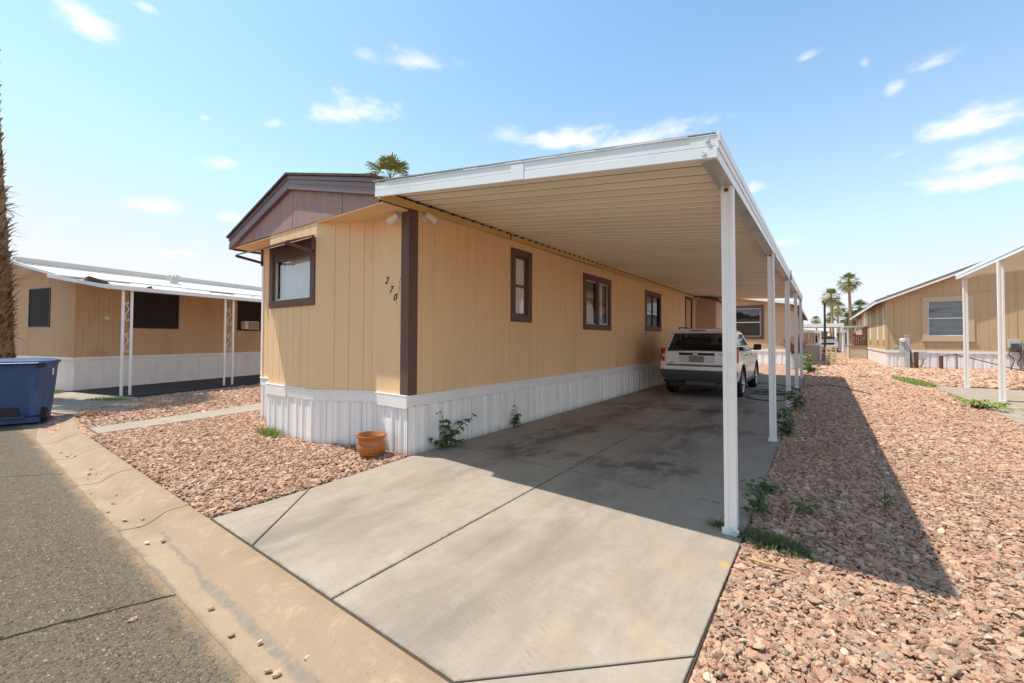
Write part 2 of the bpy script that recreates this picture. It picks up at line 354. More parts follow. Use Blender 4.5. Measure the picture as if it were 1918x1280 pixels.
def m_curb():
    n = NT('tan_gutter_concrete'); X, Y, Z = n.xyz()
    c = n.mix(n.noise(2.5, 7, .65), (0.270, 0.194, 0.131), (0.360, 0.266, 0.184))
    c = n.mix(n.math('MULTIPLY', n.sstep(n.noise(90, 3), .56, .72), .5), c, (.26, .20, .14))
    c = n.mix(n.math('MULTIPLY', n.sstep(n.math('ADD', Y, n.math('MULTIPLY', n.noise(3, 5), .15)), 1.12, .93), .45), c, (.36, .29, .205))
    c = n.mix(n.math('MULTIPLY', n.sstep(n.noise(6, 7, .7), .52, .66), .45), c, (.46, .345, .235))
    c = n.mix(n.math('MULTIPLY', n.sstep(n.noise(1.6, 6, .65, loc=(2, 7, 0)), .50, .68), .4), c, (.21, .145, .092))
    c = n.mix(n.math('MULTIPLY', n.sstep(n.noise(160, 2), .60, .70), .6), c, (.12, .085, .055))
    c = n.mix(n.math('MULTIPLY', n.sstep(n.math('ADD', Y, n.math('MULTIPLY', n.noise(5, 6, .7), .16)), .935, .875), .8), c, n.mix(n.noise(60, 3), (.10, .078, .055), (.25, .19, .13)))
    # grey exposed-aggregate wear lines along the flow line and the asphalt lip
    for p0, p1, w in (((-4.0, 1.005), (-3.0, .975), .02), ((-3.0, .975), (-1.2, .965), .042), ((-3.5, .835), (-2.3, .80), .022)):
        wm = n.math('MULTIPLY', n.seg(p0, p1, w * .3, w, .07, 7), n.sstep(n.noise(16, 5, .7), .3, .5))
        c = n.mix(n.math('MULTIPLY', wm, .6), c, n.mix(n.noise(40, 4), (.10, .09, .08), (.24, .215, .19)))
    j = None
    for xj, w in ((-8.6, 0), (-7.35, 0), (-5.9, 0), (-4.27, 0), (-1.0, 0)):
        s_ = n.seg((xj + .02, 1.26), (xj - .06, .80), .003, .010, .05, 6); j = s_ if j is None else n.math('MAXIMUM', j, s_)
    c = n.mix(j, c, (.075, .055, .04))
    h = n.math('ADD', n.noise(120, 4, .7), n.math('MULTIPLY', j, -3))
    return n.bsdf(c, .88, 0, n.bump(h, .003, .8), .25)
M['curb'] = m_curb()
def m_concrete(name, stains):
    n = NT(name); X, Y, Z = n.xyz()
    c = n.mix(n.noise(.9, 6, .6, (1.6, .7, 1)), (0.254, 0.211, 0.167), (0.318, 0.269, 0.218))
    c = n.mix(n.math('MULTIPLY', n.sstep(n.noise(5, 7, .7, (1.6, .5, 1)), .35, .75), .55), c, (0.383, 0.333, 0.279))
    c = n.mix(n.math('MULTIPLY', n.sstep(n.noise(22, 6, .7), .52, .70), .35), c, (.24, .195, .155))
    c = n.mix(n.math('MULTIPLY', n.sstep(n.noise(90, 3, .7), .62, .72), .5), c, (.17, .135, .105))
    c = n.mix(n.math('MULTIPLY', n.sstep(n.noise(26, 4, .7, (.12, 1.6, 1)), .50, .66), .28), c, (.235, .20, .162))
    c = n.mix(n.math('MULTIPLY', n.sstep(n.noise(1.1, 7, .7, loc=(11, 2, 0)), .5, .64), .30), c, (.42, .375, .315))
    for m_, amt, col in stains(n): c = n.mix(n.math('MULTIPLY', m_, amt), c, col)
    h = n.math('ADD', n.noise(60, 4, .65, (.25, 1, 1)), n.math('MULTIPLY', n.noise(200, 2), .4))
    return n.bsdf(c, .82, 0, n.bump(h, .0022, .8), .3)
def drive_stains(n):
    X, Y, Z = n.xyz(); out = []
    g = n.sstep(n.noise(1.7, 6, .62, (1.3, .55, 1)), .40, .62)
    # grey tyre tracks running up the two lanes
    for x in (-3.05, -1.62):
        out.append((n.math('MULTIPLY', n.seg((x, 1.2), (x - .1, 11.5), .05, .42, .5, 1.1), g), .7, (.18, .155, .13)))
    # black oil and tyre dirt under the carport
    dk = n.sstep(n.noise(2.6, 8, .72, (1.2, .55, 1), (3, 1, 0)), .43, .57)
    for p0, p1, w, a in (((-3.2, 4.2), (-3.0, 11), .55, .66), ((-1.5, 4.3), (-1.5, 11.5), .6, .64), ((-2.9, 4.3), (-1.0, 4.7), .3, .6), ((-2.6, 6.4), (-1.0, 7.2), .45, .7), ((-3.4, 8.5), (-1.2, 9.2), .8, .7)):
        out.append((n.math('MULTIPLY', n.seg(p0, p1, w * .15, w, .5, 1.6), dk), a, (.085, .064, .048)))
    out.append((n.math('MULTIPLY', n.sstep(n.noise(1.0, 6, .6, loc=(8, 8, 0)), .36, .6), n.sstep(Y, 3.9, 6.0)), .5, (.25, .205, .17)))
    for cpt, rx, ry, a in (((-1.72, 8.9), .35, .28, .95), ((-2.25, 8.7), .3, .2, .8), ((-1.38, 4.82), .16, .10, .8), ((-1.9, 4.35), .2, .12, .5), ((-2.9, 5.9), .3, .5, .6)):
        out.append((n.math('MULTIPLY', n.blob(cpt, rx, ry, .7), n.sstep(n.noise(7, 5), .3, .6)), a, (.045, .035, .03)))
    # grey smears and tyre prints near the kerb
    sm = n.sstep(n.noise(2.6, 6, .64, (1, .45, 1), (1, 6, 0)), .42, .66)
    for cpt, rx, ry in (((-1.5, 2.3), .75, .85), ((-2.7, 2.2), .5, .9), ((-1.65, 1.55), .7, .35), ((-3.2, 2.9), .4, .6)):
        out.append((n.math('MULTIPLY', n.blob(cpt, rx, ry, .9), sm), .62, (.205, .178, .145)))
    wv = n.sstep(n.math('SINE', n.math('MULTIPLY', n.math('ADD', Y, n.math('MULTIPLY', X, .4)), 165)), .2, .8)
    for p0, p1 in (((-1.42, 1.45), (-1.33, 2.05)), ((-1.62, 1.35), (-1.5, 1.75)), ((-1.02, 1.45), (-1.12, 1.9))):
        out.append((n.math('MULTIPLY', n.math('MULTIPLY', n.seg(p0, p1, .015, .04, .02, 8), n.sstep(n.noise(9, 5, .7), .42, .6)), wv), .38, (.18, .155, .13)))
    # ochre blotches on the sunny right half and one rust spot
    oc = n.sstep(n.noise(2.8, 6, .6, loc=(2, 9, 4)), .46, .66)
    for cpt, rx, ry in (((-.75, 2.5), .42, .7), ((-1.0, 1.75), .4, .4), ((-.65, 1.9), .25, .5)):
        out.append((n.math('MULTIPLY', n.blob(cpt, rx, ry, .9), oc), .32, (.40, .275, .15)))
    out.append((n.blob((-.485, 2.905), .045, .06, .9), .8, (.52, .30, .07)))
    hc = n.math('MAXIMUM', n.seg((-.45, 5.2), (-2.1, 5.75), .0012, .006, .10, 4), n.seg((-2.25, 9.2), (-3.9, 8.7), .0012, .006, .12, 3))
    out.append((hc, .7, (.07, .055, .045)))
    jt = None
    for a_, b_ in (((-2.12, 1.26), (-2.48, 19)), ((-3.95, 3.96), (-.43, 3.96)), ((-3.95, 6.78), (-.43, 6.78)), ((-3.95, 9.85), (-.43, 9.85)), ((-3.82, 1.255), (-.45, 1.255)), ((-.437, 1.3), (-.437, 19))):
        s_ = n.seg(a_, b_, .008, .035, .03, 9); jt = s_ if jt is None else n.math('MAXIMUM', jt, s_)
    out.append((n.math('MULTIPLY', jt, n.sstep(n.noise(13, 6, .7), .42, .62)), .65, (.15, .118, .09)))
    # specks of blown soil
    sp = n.sstep(n.noise(38, 3, .7), .66, .72)
    out.append((n.math('MULTIPLY', sp, n.sstep(n.noise(1.3, 4), .5, .65)), .7, (.12, .085, .06)))
    return out
M['drive'] = m_concrete('stained_driveway_concrete', drive_stains)
M['path'] = m_concrete('pale_path_concrete', lambda n: [(n.sstep(n.noise(2, 5), .5, .7), .3, (.42, .34, .25))])
M['blacktop'] = simple('black_slab', (.05, .048, .045), .85, .2, 3, .003, 60)

# ------------------------------------------------------------------ wall helpers
def W3(org, d, nrm, s, n, z):
    return (org[0] + d[0] * s + nrm[0] * n, org[1] + d[1] * s + nrm[1] * n, z)
def obox(mb, fr, s0, s1, n0, n1, z0, z1):
    org, d, nr = fr
    return mb.hexa([W3(org, d, nr, s, n, z) for z in (z0, z1) for s, n in ((s0, n0), (s1, n0), (s1, n1), (s0, n1))])
def panelled(mb, fr, s0, s1, z0, ztop, holes=(), pitch=.203, gw=.010, gd=.007, start=0.0, prof=None):
    """boarded wall: vertical grooves of real depth, rectangular holes left open.  prof: repeated (ds, offset) list instead of grooves"""
    org, d, nr = fr
    zt = ztop if callable(ztop) else (lambda s: ztop)
    cuts = []  # (s, offset) polyline along the wall
    s = s0 + start
    if prof is None:
        cuts = [(s0, 0.0)]
        s = s0 + (start if start else pitch)
        while s < s1 - gw:
            cuts += [(s - gw / 2, 0), (s - gw / 2 + .0015, -gd), (s + gw / 2 - .0015, -gd), (s + gw / 2, 0)]; s += pitch
        cuts.append((s1, 0.0))
    else:
        cuts = [(s0, prof[0][1])]; base = s0; per = prof[-1][0]
        while base < s1:
            for ds, off in prof:
                q = base + ds
                if cuts[-1][0] + 1e-5 < q < s1: cuts.append((q, off))
            base += per
        cuts.append((s1, prof[0][1]))
    hs = sorted({h for H in holes for h in H[:2] if s0 < h < s1})
    def off_at(q):
        for (a, oa), (b, ob) in zip(cuts, cuts[1:]):
            if a <= q <= b: return oa + (ob - oa) * (q - a) / max(1e-9, b - a)
        return 0
    allc = sorted(set([(round(a, 5), o) for a, o in cuts] + [(round(h, 5), off_at(h)) for h in hs]))
    for (a, oa), (b, ob) in zip(allc, allc[1:]):
        if b - a < 1e-6: continue
        mid = (a + b) / 2; spans = [(z0, None)]
        hz = sorted([(H[2], H[3]) for H in holes if H[0] <= mid <= H[1]])
        lo = z0; out = []
        for h0, h1 in hz:
            if h0 > lo: out.append((lo, h0, h0))
            lo = h1
        out.append((lo, zt(a), zt(b)))
        for zl, za, zb in out:
            mb.poly([W3(org, d, nr, a, oa, zl), W3(org, d, nr, b, ob, zl), W3(org, d, nr, b, ob, zb), W3(org, d, nr, a, oa, za)])
    return mb
SK = [(0, 0), (.07, 0), (.078, .018), (.10, .018), (.108, 0), (.165, 0), (.169, -.014), (.180, -.014), (.184, 0), (.235, 0), (.243, .018), (.262, .018), (.270, 0), (.325, 0), (.329, -.014), (.338, -.014), (.342, 0), (.40, 0)]

def text_obj(name, body, size, mat, parent, mtx, extrude=.002, shear=0, bold=0):
    cu = bpy.data.curves.new(name, 'FONT'); cu.body = body; cu.size = size; cu.extrude = extrude; cu.shear = shear; cu.align_x = 'CENTER'; cu.offset = bold
    tmp = bpy.data.objects.new(name + '_tmp', cu); COL.objects.link(tmp)
    dg = bpy.context.evaluated_depsgraph_get(); me = bpy.data.meshes.new_from_object(tmp.evaluated_get(dg))
    bpy.data.objects.remove(tmp); bpy.data.curves.remove(cu)
    me.name = name; me.materials.clear(); me.materials.append(mat); me.transform(mtx)
    o = bpy.data.objects.new(name, me); COL.objects.link(o)
    if parent is not None: adopt(o, parent)
    return o

def window(parent, fr, s0, s1, z0, z1, fw=.09, proud=.022, framem='brown', split=None, sashm='alu', back='curtain', backd=.07, name='window', sill=False, glass='glass', inset=.03):
    """trim frame on the wall, pane set into the opening, sash bars, backing behind the pane; s/z are the outer trim edges"""
    mb = MB()
    obox(mb, fr, s0, s1, -.05, proud, z1 - fw, z1); obox(mb, fr, s0, s1, -.05, proud, z0, z0 + fw)
    obox(mb, fr, s0, s0 + fw, -.05, proud - .002, z0 + fw, z1 - fw); obox(mb, fr, s1 - fw, s1, -.05, proud - .002, z0 + fw, z1 - fw)
    if split == 'v_thick': obox(mb, fr, (s0 + s1) / 2 - .05, (s0 + s1) / 2 + .05, -.05, proud - .004, z0 + fw, z1 - fw)
    w = mb.build(name, M[framem], parent, bevel=.004)
    a, b, c, e = s0 + fw, s1 - fw, z0 + fw, z1 - fw
    mb = MB(); q = .028
    obox(mb, fr, a, b, -inset - .02, -inset + .012, e - q, e); obox(mb, fr, a, b, -inset - .02, -inset + .012, c, c + q)
    obox(mb, fr, a, a + q, -inset - .02, -inset + .010, c + q, e - q); obox(mb, fr, b - q, b, -inset - .02, -inset + .010, c + q, e - q)
    if split == 'h': obox(mb, fr, a + q, b - q, -inset - .02, -inset + .014, (c + e) / 2 - .02, (c + e) / 2 + .02)
    if split in ('v', 'v_thick'): obox(mb, fr, (a + b) / 2 - .025, (a + b) / 2 + .025, -inset - .02, -inset + .014, c + q, e - q)
    mb.build('sash', M[sashm], w)
    mb = MB(); mb.poly([W3(*fr, a + .01, -inset - .006, c + .01), W3(*fr, b - .01, -inset - .006, c + .01), W3(*fr, b - .01, -inset - .006, e - .01), W3(*fr, a + .01, -inset - .006, e - .01)]); mb.build('pane', M[glass], w, fix=False)
    if back:
        mb = MB()
        if back == 'curtain':
            n_ = max(8, int((b - a) / .03)); pts = [(a - .02 + (b - a + .04) * i / n_, -backd - .05 + .018 * math.sin(i * 1.3) + .008 * math.sin(i * .47)) for i in range(n_ + 1)]
            for (p, po), (r, ro) in zip(pts, pts[1:]): mb.poly([W3(*fr, p, po, c - .03), W3(*fr, r, ro, c - .03), W3(*fr, r, ro, e + .03), W3(*fr, p, po, e + .03)])
            mb.build('curtain', M['curtain'], w, smooth=True)
        else:
            obox(mb, fr, a - .04, b + .04, -backd - .02, -backd, c - .04, e + .04); mb.build('blind', M[back], w)
    return w
SKY_AIR, SKY_DUST, SKY_OZ = 1.0, .8, 1.0
SKY_STR, SUN_E, SUN_COL, EXPO = .15, 3.5, (1, .93, .82), .84
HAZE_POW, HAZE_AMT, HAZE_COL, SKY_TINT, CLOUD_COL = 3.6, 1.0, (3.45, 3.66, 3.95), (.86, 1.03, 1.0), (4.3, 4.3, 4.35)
CLOUDS = [((-0.878, 0.1186, 0.4638), 0.05, 0.0369, 0.0219, 0.9), ((-0.8406, 0.1782, 0.5116), 0, 0.0171, 0.0079, 0.5), ((-0.6997, 0.468, 0.5398), -0.1, 0.0441, 0.0172, 0.5), ((-0.6362, 0.5449, 0.5462), 0.1, 0.0725, 0.0216, 0.65), ((-0.7551, 0.4763, 0.4505), 0.2, 0.0861, 0.0297, 0.85), ((-0.8981, 0.2998, 0.3218), 0.25, 0.035, 0.0156, 0.75), ((-0.8796, 0.2719, 0.3903), 0, 0.0112, 0.0068, 0.5), ((-0.8347, 0.3696, 0.4082), 0.3, 0.0227, 0.0103, 0.5), ((-0.9499, 0.213, 0.2289), 0.05, 0.0543, 0.0172, 0.8), ((-0.955, 0.2536, 0.1541), 0.1, 0.0464, 0.015, 0.8), ((-0.9167, 0.3273, 0.2293), 0, 0.0243, 0.01, 0.6), ((-0.4273, 0.7959, 0.4288), 0, 0.1199, 0.0254, 0.95), ((-0.2976, 0.8588, 0.417), 0.1, 0.14, 0.0226, 0.8), ((-0.5412, 0.7175, 0.4385), 0, 0.0579, 0.0231, 0.45), ((-0.1693, 0.8876, 0.4283), 0, 0.0242, 0.0106, 0.35), ((-0.0137, 0.8736, 0.4864), 0.1, 0.019, 0.0089, 0.55), ((0.0647, 0.8891, 0.4531), 0.1, 0.0071, 0.0087, 0.4), ((0.1039, 0.9071, 0.408), 0.3, 0.0162, 0.0123, 0.6), ((0.1475, 0.8933, 0.4247), 0.0, 0.0373, 0.0131, 0.75), ((0.1854, 0.9256, 0.3301), 0.05, 0.0675, 0.0223, 0.95), ((0.2095, 0.9373, 0.2784), 0, 0.0616, 0.0207, 0.9), ((0.192, 0.9497, 0.2475), 0, 0.0613, 0.0197, 0.95), ((-0.1016, 0.9477, 0.3026), 0, 0.026, 0.0156, 0.75), ((0.1083, 0.9442, 0.3112), 0.1, 0.0239, 0.0094, 0.4), ((-0.0527, 0.9803, 0.1905), 0, 0.0443, 0.0114, 0.5), ((.88, .35, .42), 0, .5, .32, .95), ((.93, -.2, .5), .1, .5, .34, .95)]  # last entries: large out-of-view banks, added to brighten the shaded carport wall
# ================================================================== SETTING
# ground sheet: step down from the lots to the street; reaches the horizon
mb = MB()
for (y0, za, y1, zb) in ((-400, -.14, .9, -.14), (.9, -.14, 1.2, -.020), (1.2, -.020, 900, -.020)):
    mb.poly([(-700, y0, za), (700, y0, za), (700, y1, zb), (-700, y1, zb)])
struct(mb.build('ground', M['gravel'], fix=False))

def back_y(x): return 1.25 if x > -9 else 1.25 + min(.19, (-9 - x) * .11) if x > -11.5 else 1.44 - (-11.5 - x) * .27
cx = [5, 2, 0, -1, -2, -3, -4, -5, -6, -7, -8, -9, -10, -10.8, -11.5, -12.5, -14, -16, -19, -23, -30]
# profile: distance from the back of the kerb towards the street, height
PROF = [(0.0, -.10), (0.0, -.004), (.012, .0), (.10, -.006), (.16, -.022), (.215, -.055), (.26, -.082), (.29, -.090), (.35, -.088), (.43, -.080), (.432, -.14)]
mb = MB(); rings = []
for x in cx: rings.append([(x + (.27 * d if x < -11.5 else 0), back_y(x) - d * .99, z) for d, z in PROF])
o_ = 0
for R in rings: mb.v += R
n_ = len(PROF)
for i in range(len(rings) - 1):
    for k in range(n_ - 1): mb.f.append((i * n_ + k, i * n_ + k + 1, (i + 1) * n_ + k + 1, (i + 1) * n_ + k))
struct(mb.build('kerb', M['curb'], smooth=True, sharp=50))
mb = MB()
xs = cx + []
for a, b in zip(xs, xs[1:]):
    mb.poly([(a, back_y(a) - .42, -.083), (a, -6.5, -.083), (b, -6.5, -.083), (b, back_y(b) - .42, -.083)])
struct(mb.build('road', M['asphalt']))

# driveway slabs with real joints
def slab(mb, poly, top=0.0, th=.10, inset=.006):
    c = Vector((sum(p[0] for p in poly) / len(poly), sum(p[1] for p in poly) / len(poly)))
    P2 = [Vector(p) for p in poly]; n = len(P2); out = []
    area = sum(P2[i].x * P2[(i + 1) % n].y - P2[(i + 1) % n].x * P2[i].y for i in range(n))
    if area < 0: P2.reverse()
    def off(dist):
        r = []
        for i in range(n):
            a, b, c_ = P2[i - 1], P2[i], P2[(i + 1) % n]
            d1 = (b - a).normalized(); d2 = (c_ - b).normalized(); n1 = Vector((-d1.y, d1.x)); n2 = Vector((-d2.y, d2.x))
            m = (n1 + n2); m = m / max(.3, m.dot(n1)); r.append(b + m * dist)
        return r
    a = off(inset); b = off(inset + .004)
    r0 = [(p.x, p.y, top - th) for p in a]; r1 = [(p.x, p.y, top - .004) for p in a]; r2 = [(p.x, p.y, top) for p in b]
    mb.loft([r0, r1, r2])
YJ = [1.262, 3.96, 6.78, 9.85, 13.0, 16.2, 19.25]
XL, XR = -3.93, -.435
def xc(y): return -2.12 - .02 * (y - 1.26)
mb = MB()
# first bay: cut by two diagonal joints down to the kerb
slab(mb, [(-3.80, 1.262), (-3.085, 1.262), (-3.825, 2.05)])
slab(mb, [(-3.085, 1.262), (-2.12, 1.262), (xc(3.96), 3.96), (-3.92, 3.96), (-3.92, 3.30), (-3.825, 2.05)])
slab(mb, [(-2.12, 1.262), (-1.21, 1.262), (-.452, 2.0), (XR, 3.96), (xc(3.96), 3.96)])
slab(mb, [(-1.21, 1.262), (-.46, 1.262), (-.452, 2.0)])
for a, b in zip(YJ[1:], YJ[2:]):
    slab(mb, [(XL, a), (xc(a), a), (xc(b), b), (XL, b)]); slab(mb, [(xc(a), a), (XR, a), (XR, b), (xc(b), b)])
struct(mb.build('driveway', M['drive'], smooth=True, sharp=20))
mb = MB(); mb.poly([(-3.83, 1.25, -.011), (-.45, 1.25, -.011), (-.44, 19.2, -.011), (-3.93, 19.2, -.011)])
struct(mb.build('joint_soil', simple('dark_joint_soil', (.07, .05, .035), .95, .3, 9)))
# walkway on the far side of the front plot
mb = MB(); pr0 = [(-8.98, -8.36, 1.36), (-9.12, -8.46, 2.2), (-9.35, -8.6, 3.2), (-9.65, -8.75, 4.6), (-10.2, -9.2, 7.0), (-10.9, -9.8, 10)]
for (a, b, y), (c, e, y2) in zip(pr0, pr0[1:]): slab(mb, [(a, y), (b, y), (e, y2), (c, y2)], .012, .1, .002)
struct(mb.build('path', M['path']))
# right neighbour's parking pad, joints at the carport posts
mb = MB()
yj = [1.3, 5.0, 10.3, 14.35, 17.86]
for a, b in zip(yj, yj[1:]): slab(mb, [(2.72, a), (7.2, a), (7.2, b), (2.76, b)], .004, .1, .006)
struct(mb.build('pavement', M['path']))

# ================================================================== MAIN MOBILE HOME
HX, HY, HL, HB = -3.97, 3.315, -7.84, 17.62   # long wall, end wall, far long wall, back
BY = 2.94                                       # bay front / gable plane
home = thing('mobile_home', 'long tan mobile home with brown gable, brown trim and white skirting beside the covered driveway', 'mobile home', (-5.9, 10, 0))
SZ = .705                                       # top of skirting trim
def htop(s): return 2.985 + .0075 * s
frL = ((HX, HY, 0), (0, 1, 0), (1, 0, 0))       # long wall, s from the front corner
L_ = HB - HY
wins = [(5.372, 5.968, 1.668, 2.860), (7.92, 9.36, 1.590, 2.782), (11.78, 13.26, 1.622, 2.790), (16.20, 17.20, .80, 2.985)]
holes = [(a - HY + .03, b - HY - .03, c + .03, e - .03) for a, b, c, e in wins]
mb = MB()
panelled(mb, frL, 0, L_, SZ - .05, htop, holes, .203, .006, .006)
# end wall right of the bay, bay side, bay front, mirrored side, left return
frE = ((-4.735, HY, 0), (1, 0, 0), (0, -1, 0)); panelled(mb, frE, 0, 4.735 - 3.97, SZ - .05, 2.97, (), .9, start=.04)
bs = Vector((-4.735 + 5.400, HY - BY)); bl = bs.length; bd = bs / bl
frS = ((-5.400, BY, 0), (bd.x, bd.y, 0), (bd.y, -bd.x, 0)); panelled(mb, frS, 0, bl, SZ - .05, 2.97, (), .203, start=.27)
BW = 6.735 - 5.400
frF = ((-6.735, BY, 0), (1, 0, 0), (0, -1, 0)); bwin = (.03, BW - .015, 1.835, 2.745)
panelled(mb, frF, 0, BW, SZ - .05, 2.955, [(bwin[0] + .03, bwin[1] - .03, bwin[2] + .03, bwin[3] - .03)], .203, start=.15)
frS2 = ((-7.40, HY, 0), (bd.x, -bd.y, 0), (-bd.y, -bd.x, 0)); panelled(mb, frS2, 0, bl, SZ - .05, 2.97, (), .203)
frE2 = ((HL, HY, 0), (1, 0, 0), (0, -1, 0)); panelled(mb, frE2, 0, HL * -1 - 7.40, SZ - .05, 2.97, (), .203)
frB = ((HL, HY, 0), (0, 1, 0), (-1, 0, 0)); panelled(mb, frB, 0, L_, 0, 2.98, (), .406)
frR = ((HX, HB, 0), (-1, 0, 0), (0, 1, 0)); panelled(mb, frR, 0, HX - HL, 0, 2.98, (), .406)
mb.build('wall', M['siding'], home, fix=False)
# skirting round the base: ribbed vinyl with a white band on top
def skirt(mb, fr, s0, s1, top=.58, prof=SK): panelled(mb, fr, s0, s1, -.06, top, (), prof=prof)
mb = MB()
for fr, ln in ((frL, L_), (frE, .765), (frS, bl), (frF, BW), (frS2, bl), (frE2, .44)):
    org, d, nr = fr; f2 = ((org[0] + nr[0] * .004, org[1] + nr[1] * .004, 0), d, nr); skirt(mb, f2, 0, ln)
mb.build('skirting', M['skirt'], home, fix=False)
mb = MB(); mt = .022
for fr, ln, e0, e1 in ((frL, L_, -.020, 0), (frE, .765, .0, .016), (frS, bl, 0, .0), (frF, BW, -.016, .016), (frS2, bl, 0, 0), (frE2, .44, 0, 0)):
    obox(mb, fr, e0, ln + e1, .001, mt, SZ - .14, SZ - .012); obox(mb, fr, e0, ln + e1, .002, mt + .012, SZ - .012, SZ + .006)
obox(mb, frE, .20, .779, mt + .001, mt + .010, SZ - .155, SZ - .014); obox(mb, frF, -.018, .62, mt + .001, mt + .010, SZ - .155, SZ - .014)
mb.build('skirting_band', M['white'], home, bevel=.003)
# corner board
mb = MB(); obox(mb, frE, .765 - .125, .765 + .022, .0015, .022, SZ + .006, 2.962); obox(mb, frL, .0, .120, .0015, .022, SZ + .006, 2.975)
mb.build('corner_board', M['brown'], home, bevel=.004)
mb = MB(); obox(mb, frE2, -.012, .05, .0015, .016, SZ, 2.9); mb.build('corner_board', M['white'], home)
# raw lumber ledger carrying the carport pans
mb = MB()
for a, b in ((2.86, 5.30), (5.36, 8.95), (9.0, 12.6), (12.64, 17.4)):
    zz = lambda y: htop(y - HY) + .055
    mb.hexa([(HX + .001, a, zz(a) - .085), (HX + .042, a, zz(a) - .085), (HX + .042, b, zz(b) - .085), (HX + .001, b, zz(b) - .085), (HX + .001, a, zz(a)), (HX + .042, a, zz(a)), (HX + .042, b, zz(b)), (HX + .001, b, zz(b))])
mb.build('ledger_board', M['wood'], home, bevel=.004)
# roof: gable over the whole length, front rake in the bay plane
AP = (-6.07, 3.735); EL = (-8.10, 3.120); ER = (-4.03, 3.245); RF = BY - .075
def zroof(x): return AP[1] + (EL[1] - AP[1]) * (AP[0] - x) / (AP[0] - EL[0]) if x < AP[0] else AP[1] + (ER[1] - AP[1]) * (x - AP[0]) / (ER[0] - AP[0])
mb = MB(); t = .03
prof = [(EL[0] - .02, EL[1] - .006), AP, (ER[0] + .02, ER[1] - .006), (ER[0] + .02, ER[1] - .006 - t), (AP[0], AP[1] - t), (EL[0] - .02, EL[1] - .006 - t)]
mb.prism([(x, RF - .03, z) for x, z in prof], (0, HB + .3 - RF, 0))
rf = mb.build('roof', M['shingle'], home)
# layered brown rake trim
for nm, d0, d1, yy, mt_ in (('rake_trim', .032, .085, RF, 'rake'), ('rake_trim', .087, .150, RF + .012, 'rake'), ('rake_trim', .152, .228, RF + .004, 'rake')):
    mb = MB()
    for A, B in ((EL, AP), (AP, ER)):
        mb.prism([(A[0], yy, A[1] - d0), (B[0], yy, B[1] - d0), (B[0], yy, B[1] - d1), (A[0], yy, A[1] - d1)], (0, .07, 0))
    mb.build(nm, M[mt_], home, bevel=.003)
# gable boards
mb = MB(); yb = BY - .012
joints = [EL[0] + .02, -7.28, -6.03, -4.78, ER[0] - .01]
for a, b in zip(joints, joints[1:]):
    pts = [(a + .006, yb, 2.945), (b - .006, yb, 2.945)]
    top = [(b - .006, yb, zroof(b - .006) - .20)] + ([(AP[0], yb, AP[1] - .20)] if a < AP[0] < b else []) + [(a + .006, yb, zroof(a + .006) - .20)]
    mb.prism(pts + [p for p in top if p[2] > 2.95], (0, .02, 0)) if zroof(a) - .2 > 2.95 else mb.prism([(b - .006 - (zroof(b) - .2 - 2.945) / .303, yb, 2.945), (b - .006, yb, 2.945), top[0]], (0, .02, 0))
mb.build('gable_board', M['gable'], home, bevel=.003)
mb = MB(); mb.box(EL[0] + .05, ER[0] - .02, BY + .010, BY + .03, 2.95, 3.0); mb.build('gable_backing', M['brown'], home)
mb = MB()  # soffits in the re-entrant corners beside the bay + eave undersides
mb.box(-5.40, HX - .003, BY - .008, HY + .05, 2.928, 2.944); mb.box(EL[0] + .06, -6.735, BY - .008, HY + .05, 2.915, 2.93)
mb.box(EL[0] + .03, HL, HY + .052, HB, 2.90, 2.915); mb.box(HL, HX, HY + .052, HB, 2.975, 2.985)
mb.build('soffit', M['siding'], home)
mb = MB(); mb.box(EL[0] - .012, EL[0] + .028, RF + .08, HB + .2, EL[1] - .23, EL[1] - .04); mb.box(ER[0] - .012, ER[0] + .012, RF + .08, HB + .2, ER[1] - .15, ER[1] - .04)
mb.build('eave_board', M['brown'], home)
# bay window with its little awning
w = window(home, frF, bwin[0], bwin[1], bwin[2], bwin[3], .105, .024, 'brown', None, 'alu', 'curtain', .07)
mb = MB(); obox(mb, frF, bwin[0] + .105, bwin[1] - .105, -.02, .006, 2.52, 2.64); mb.build('valance', M['brown'], w)
aw = MB(); a0, a1 = -.20, BW + .0; pj = .40
aw.hexa([W3(*frF, a0, .026, 2.755), W3(*frF, a1, .026, 2.755), W3(*frF, a1, pj, 2.60), W3(*frF, a0, pj, 2.60), W3(*frF, a0, .026, 2.772), W3(*frF, a1, .026, 2.772), W3(*frF, a1, pj, 2.617), W3(*frF, a0, pj, 2.617)])
awo = aw.build('window_awning', M['rake'], home)
mb = MB()
for s in (a0 + .01, a1 - .03):
    mb = MB(); mb.bar(W3(*frF, s, .026, 2.545), W3(*frF, s, pj - .01, 2.600), .03, .035); mb.bar(W3(*frF, s, .03, 2.50), W3(*frF, s, .03, 2.75), .03, .03, (0, 1, 0)); mb.build('awning_bracket', M['brown'], awo)
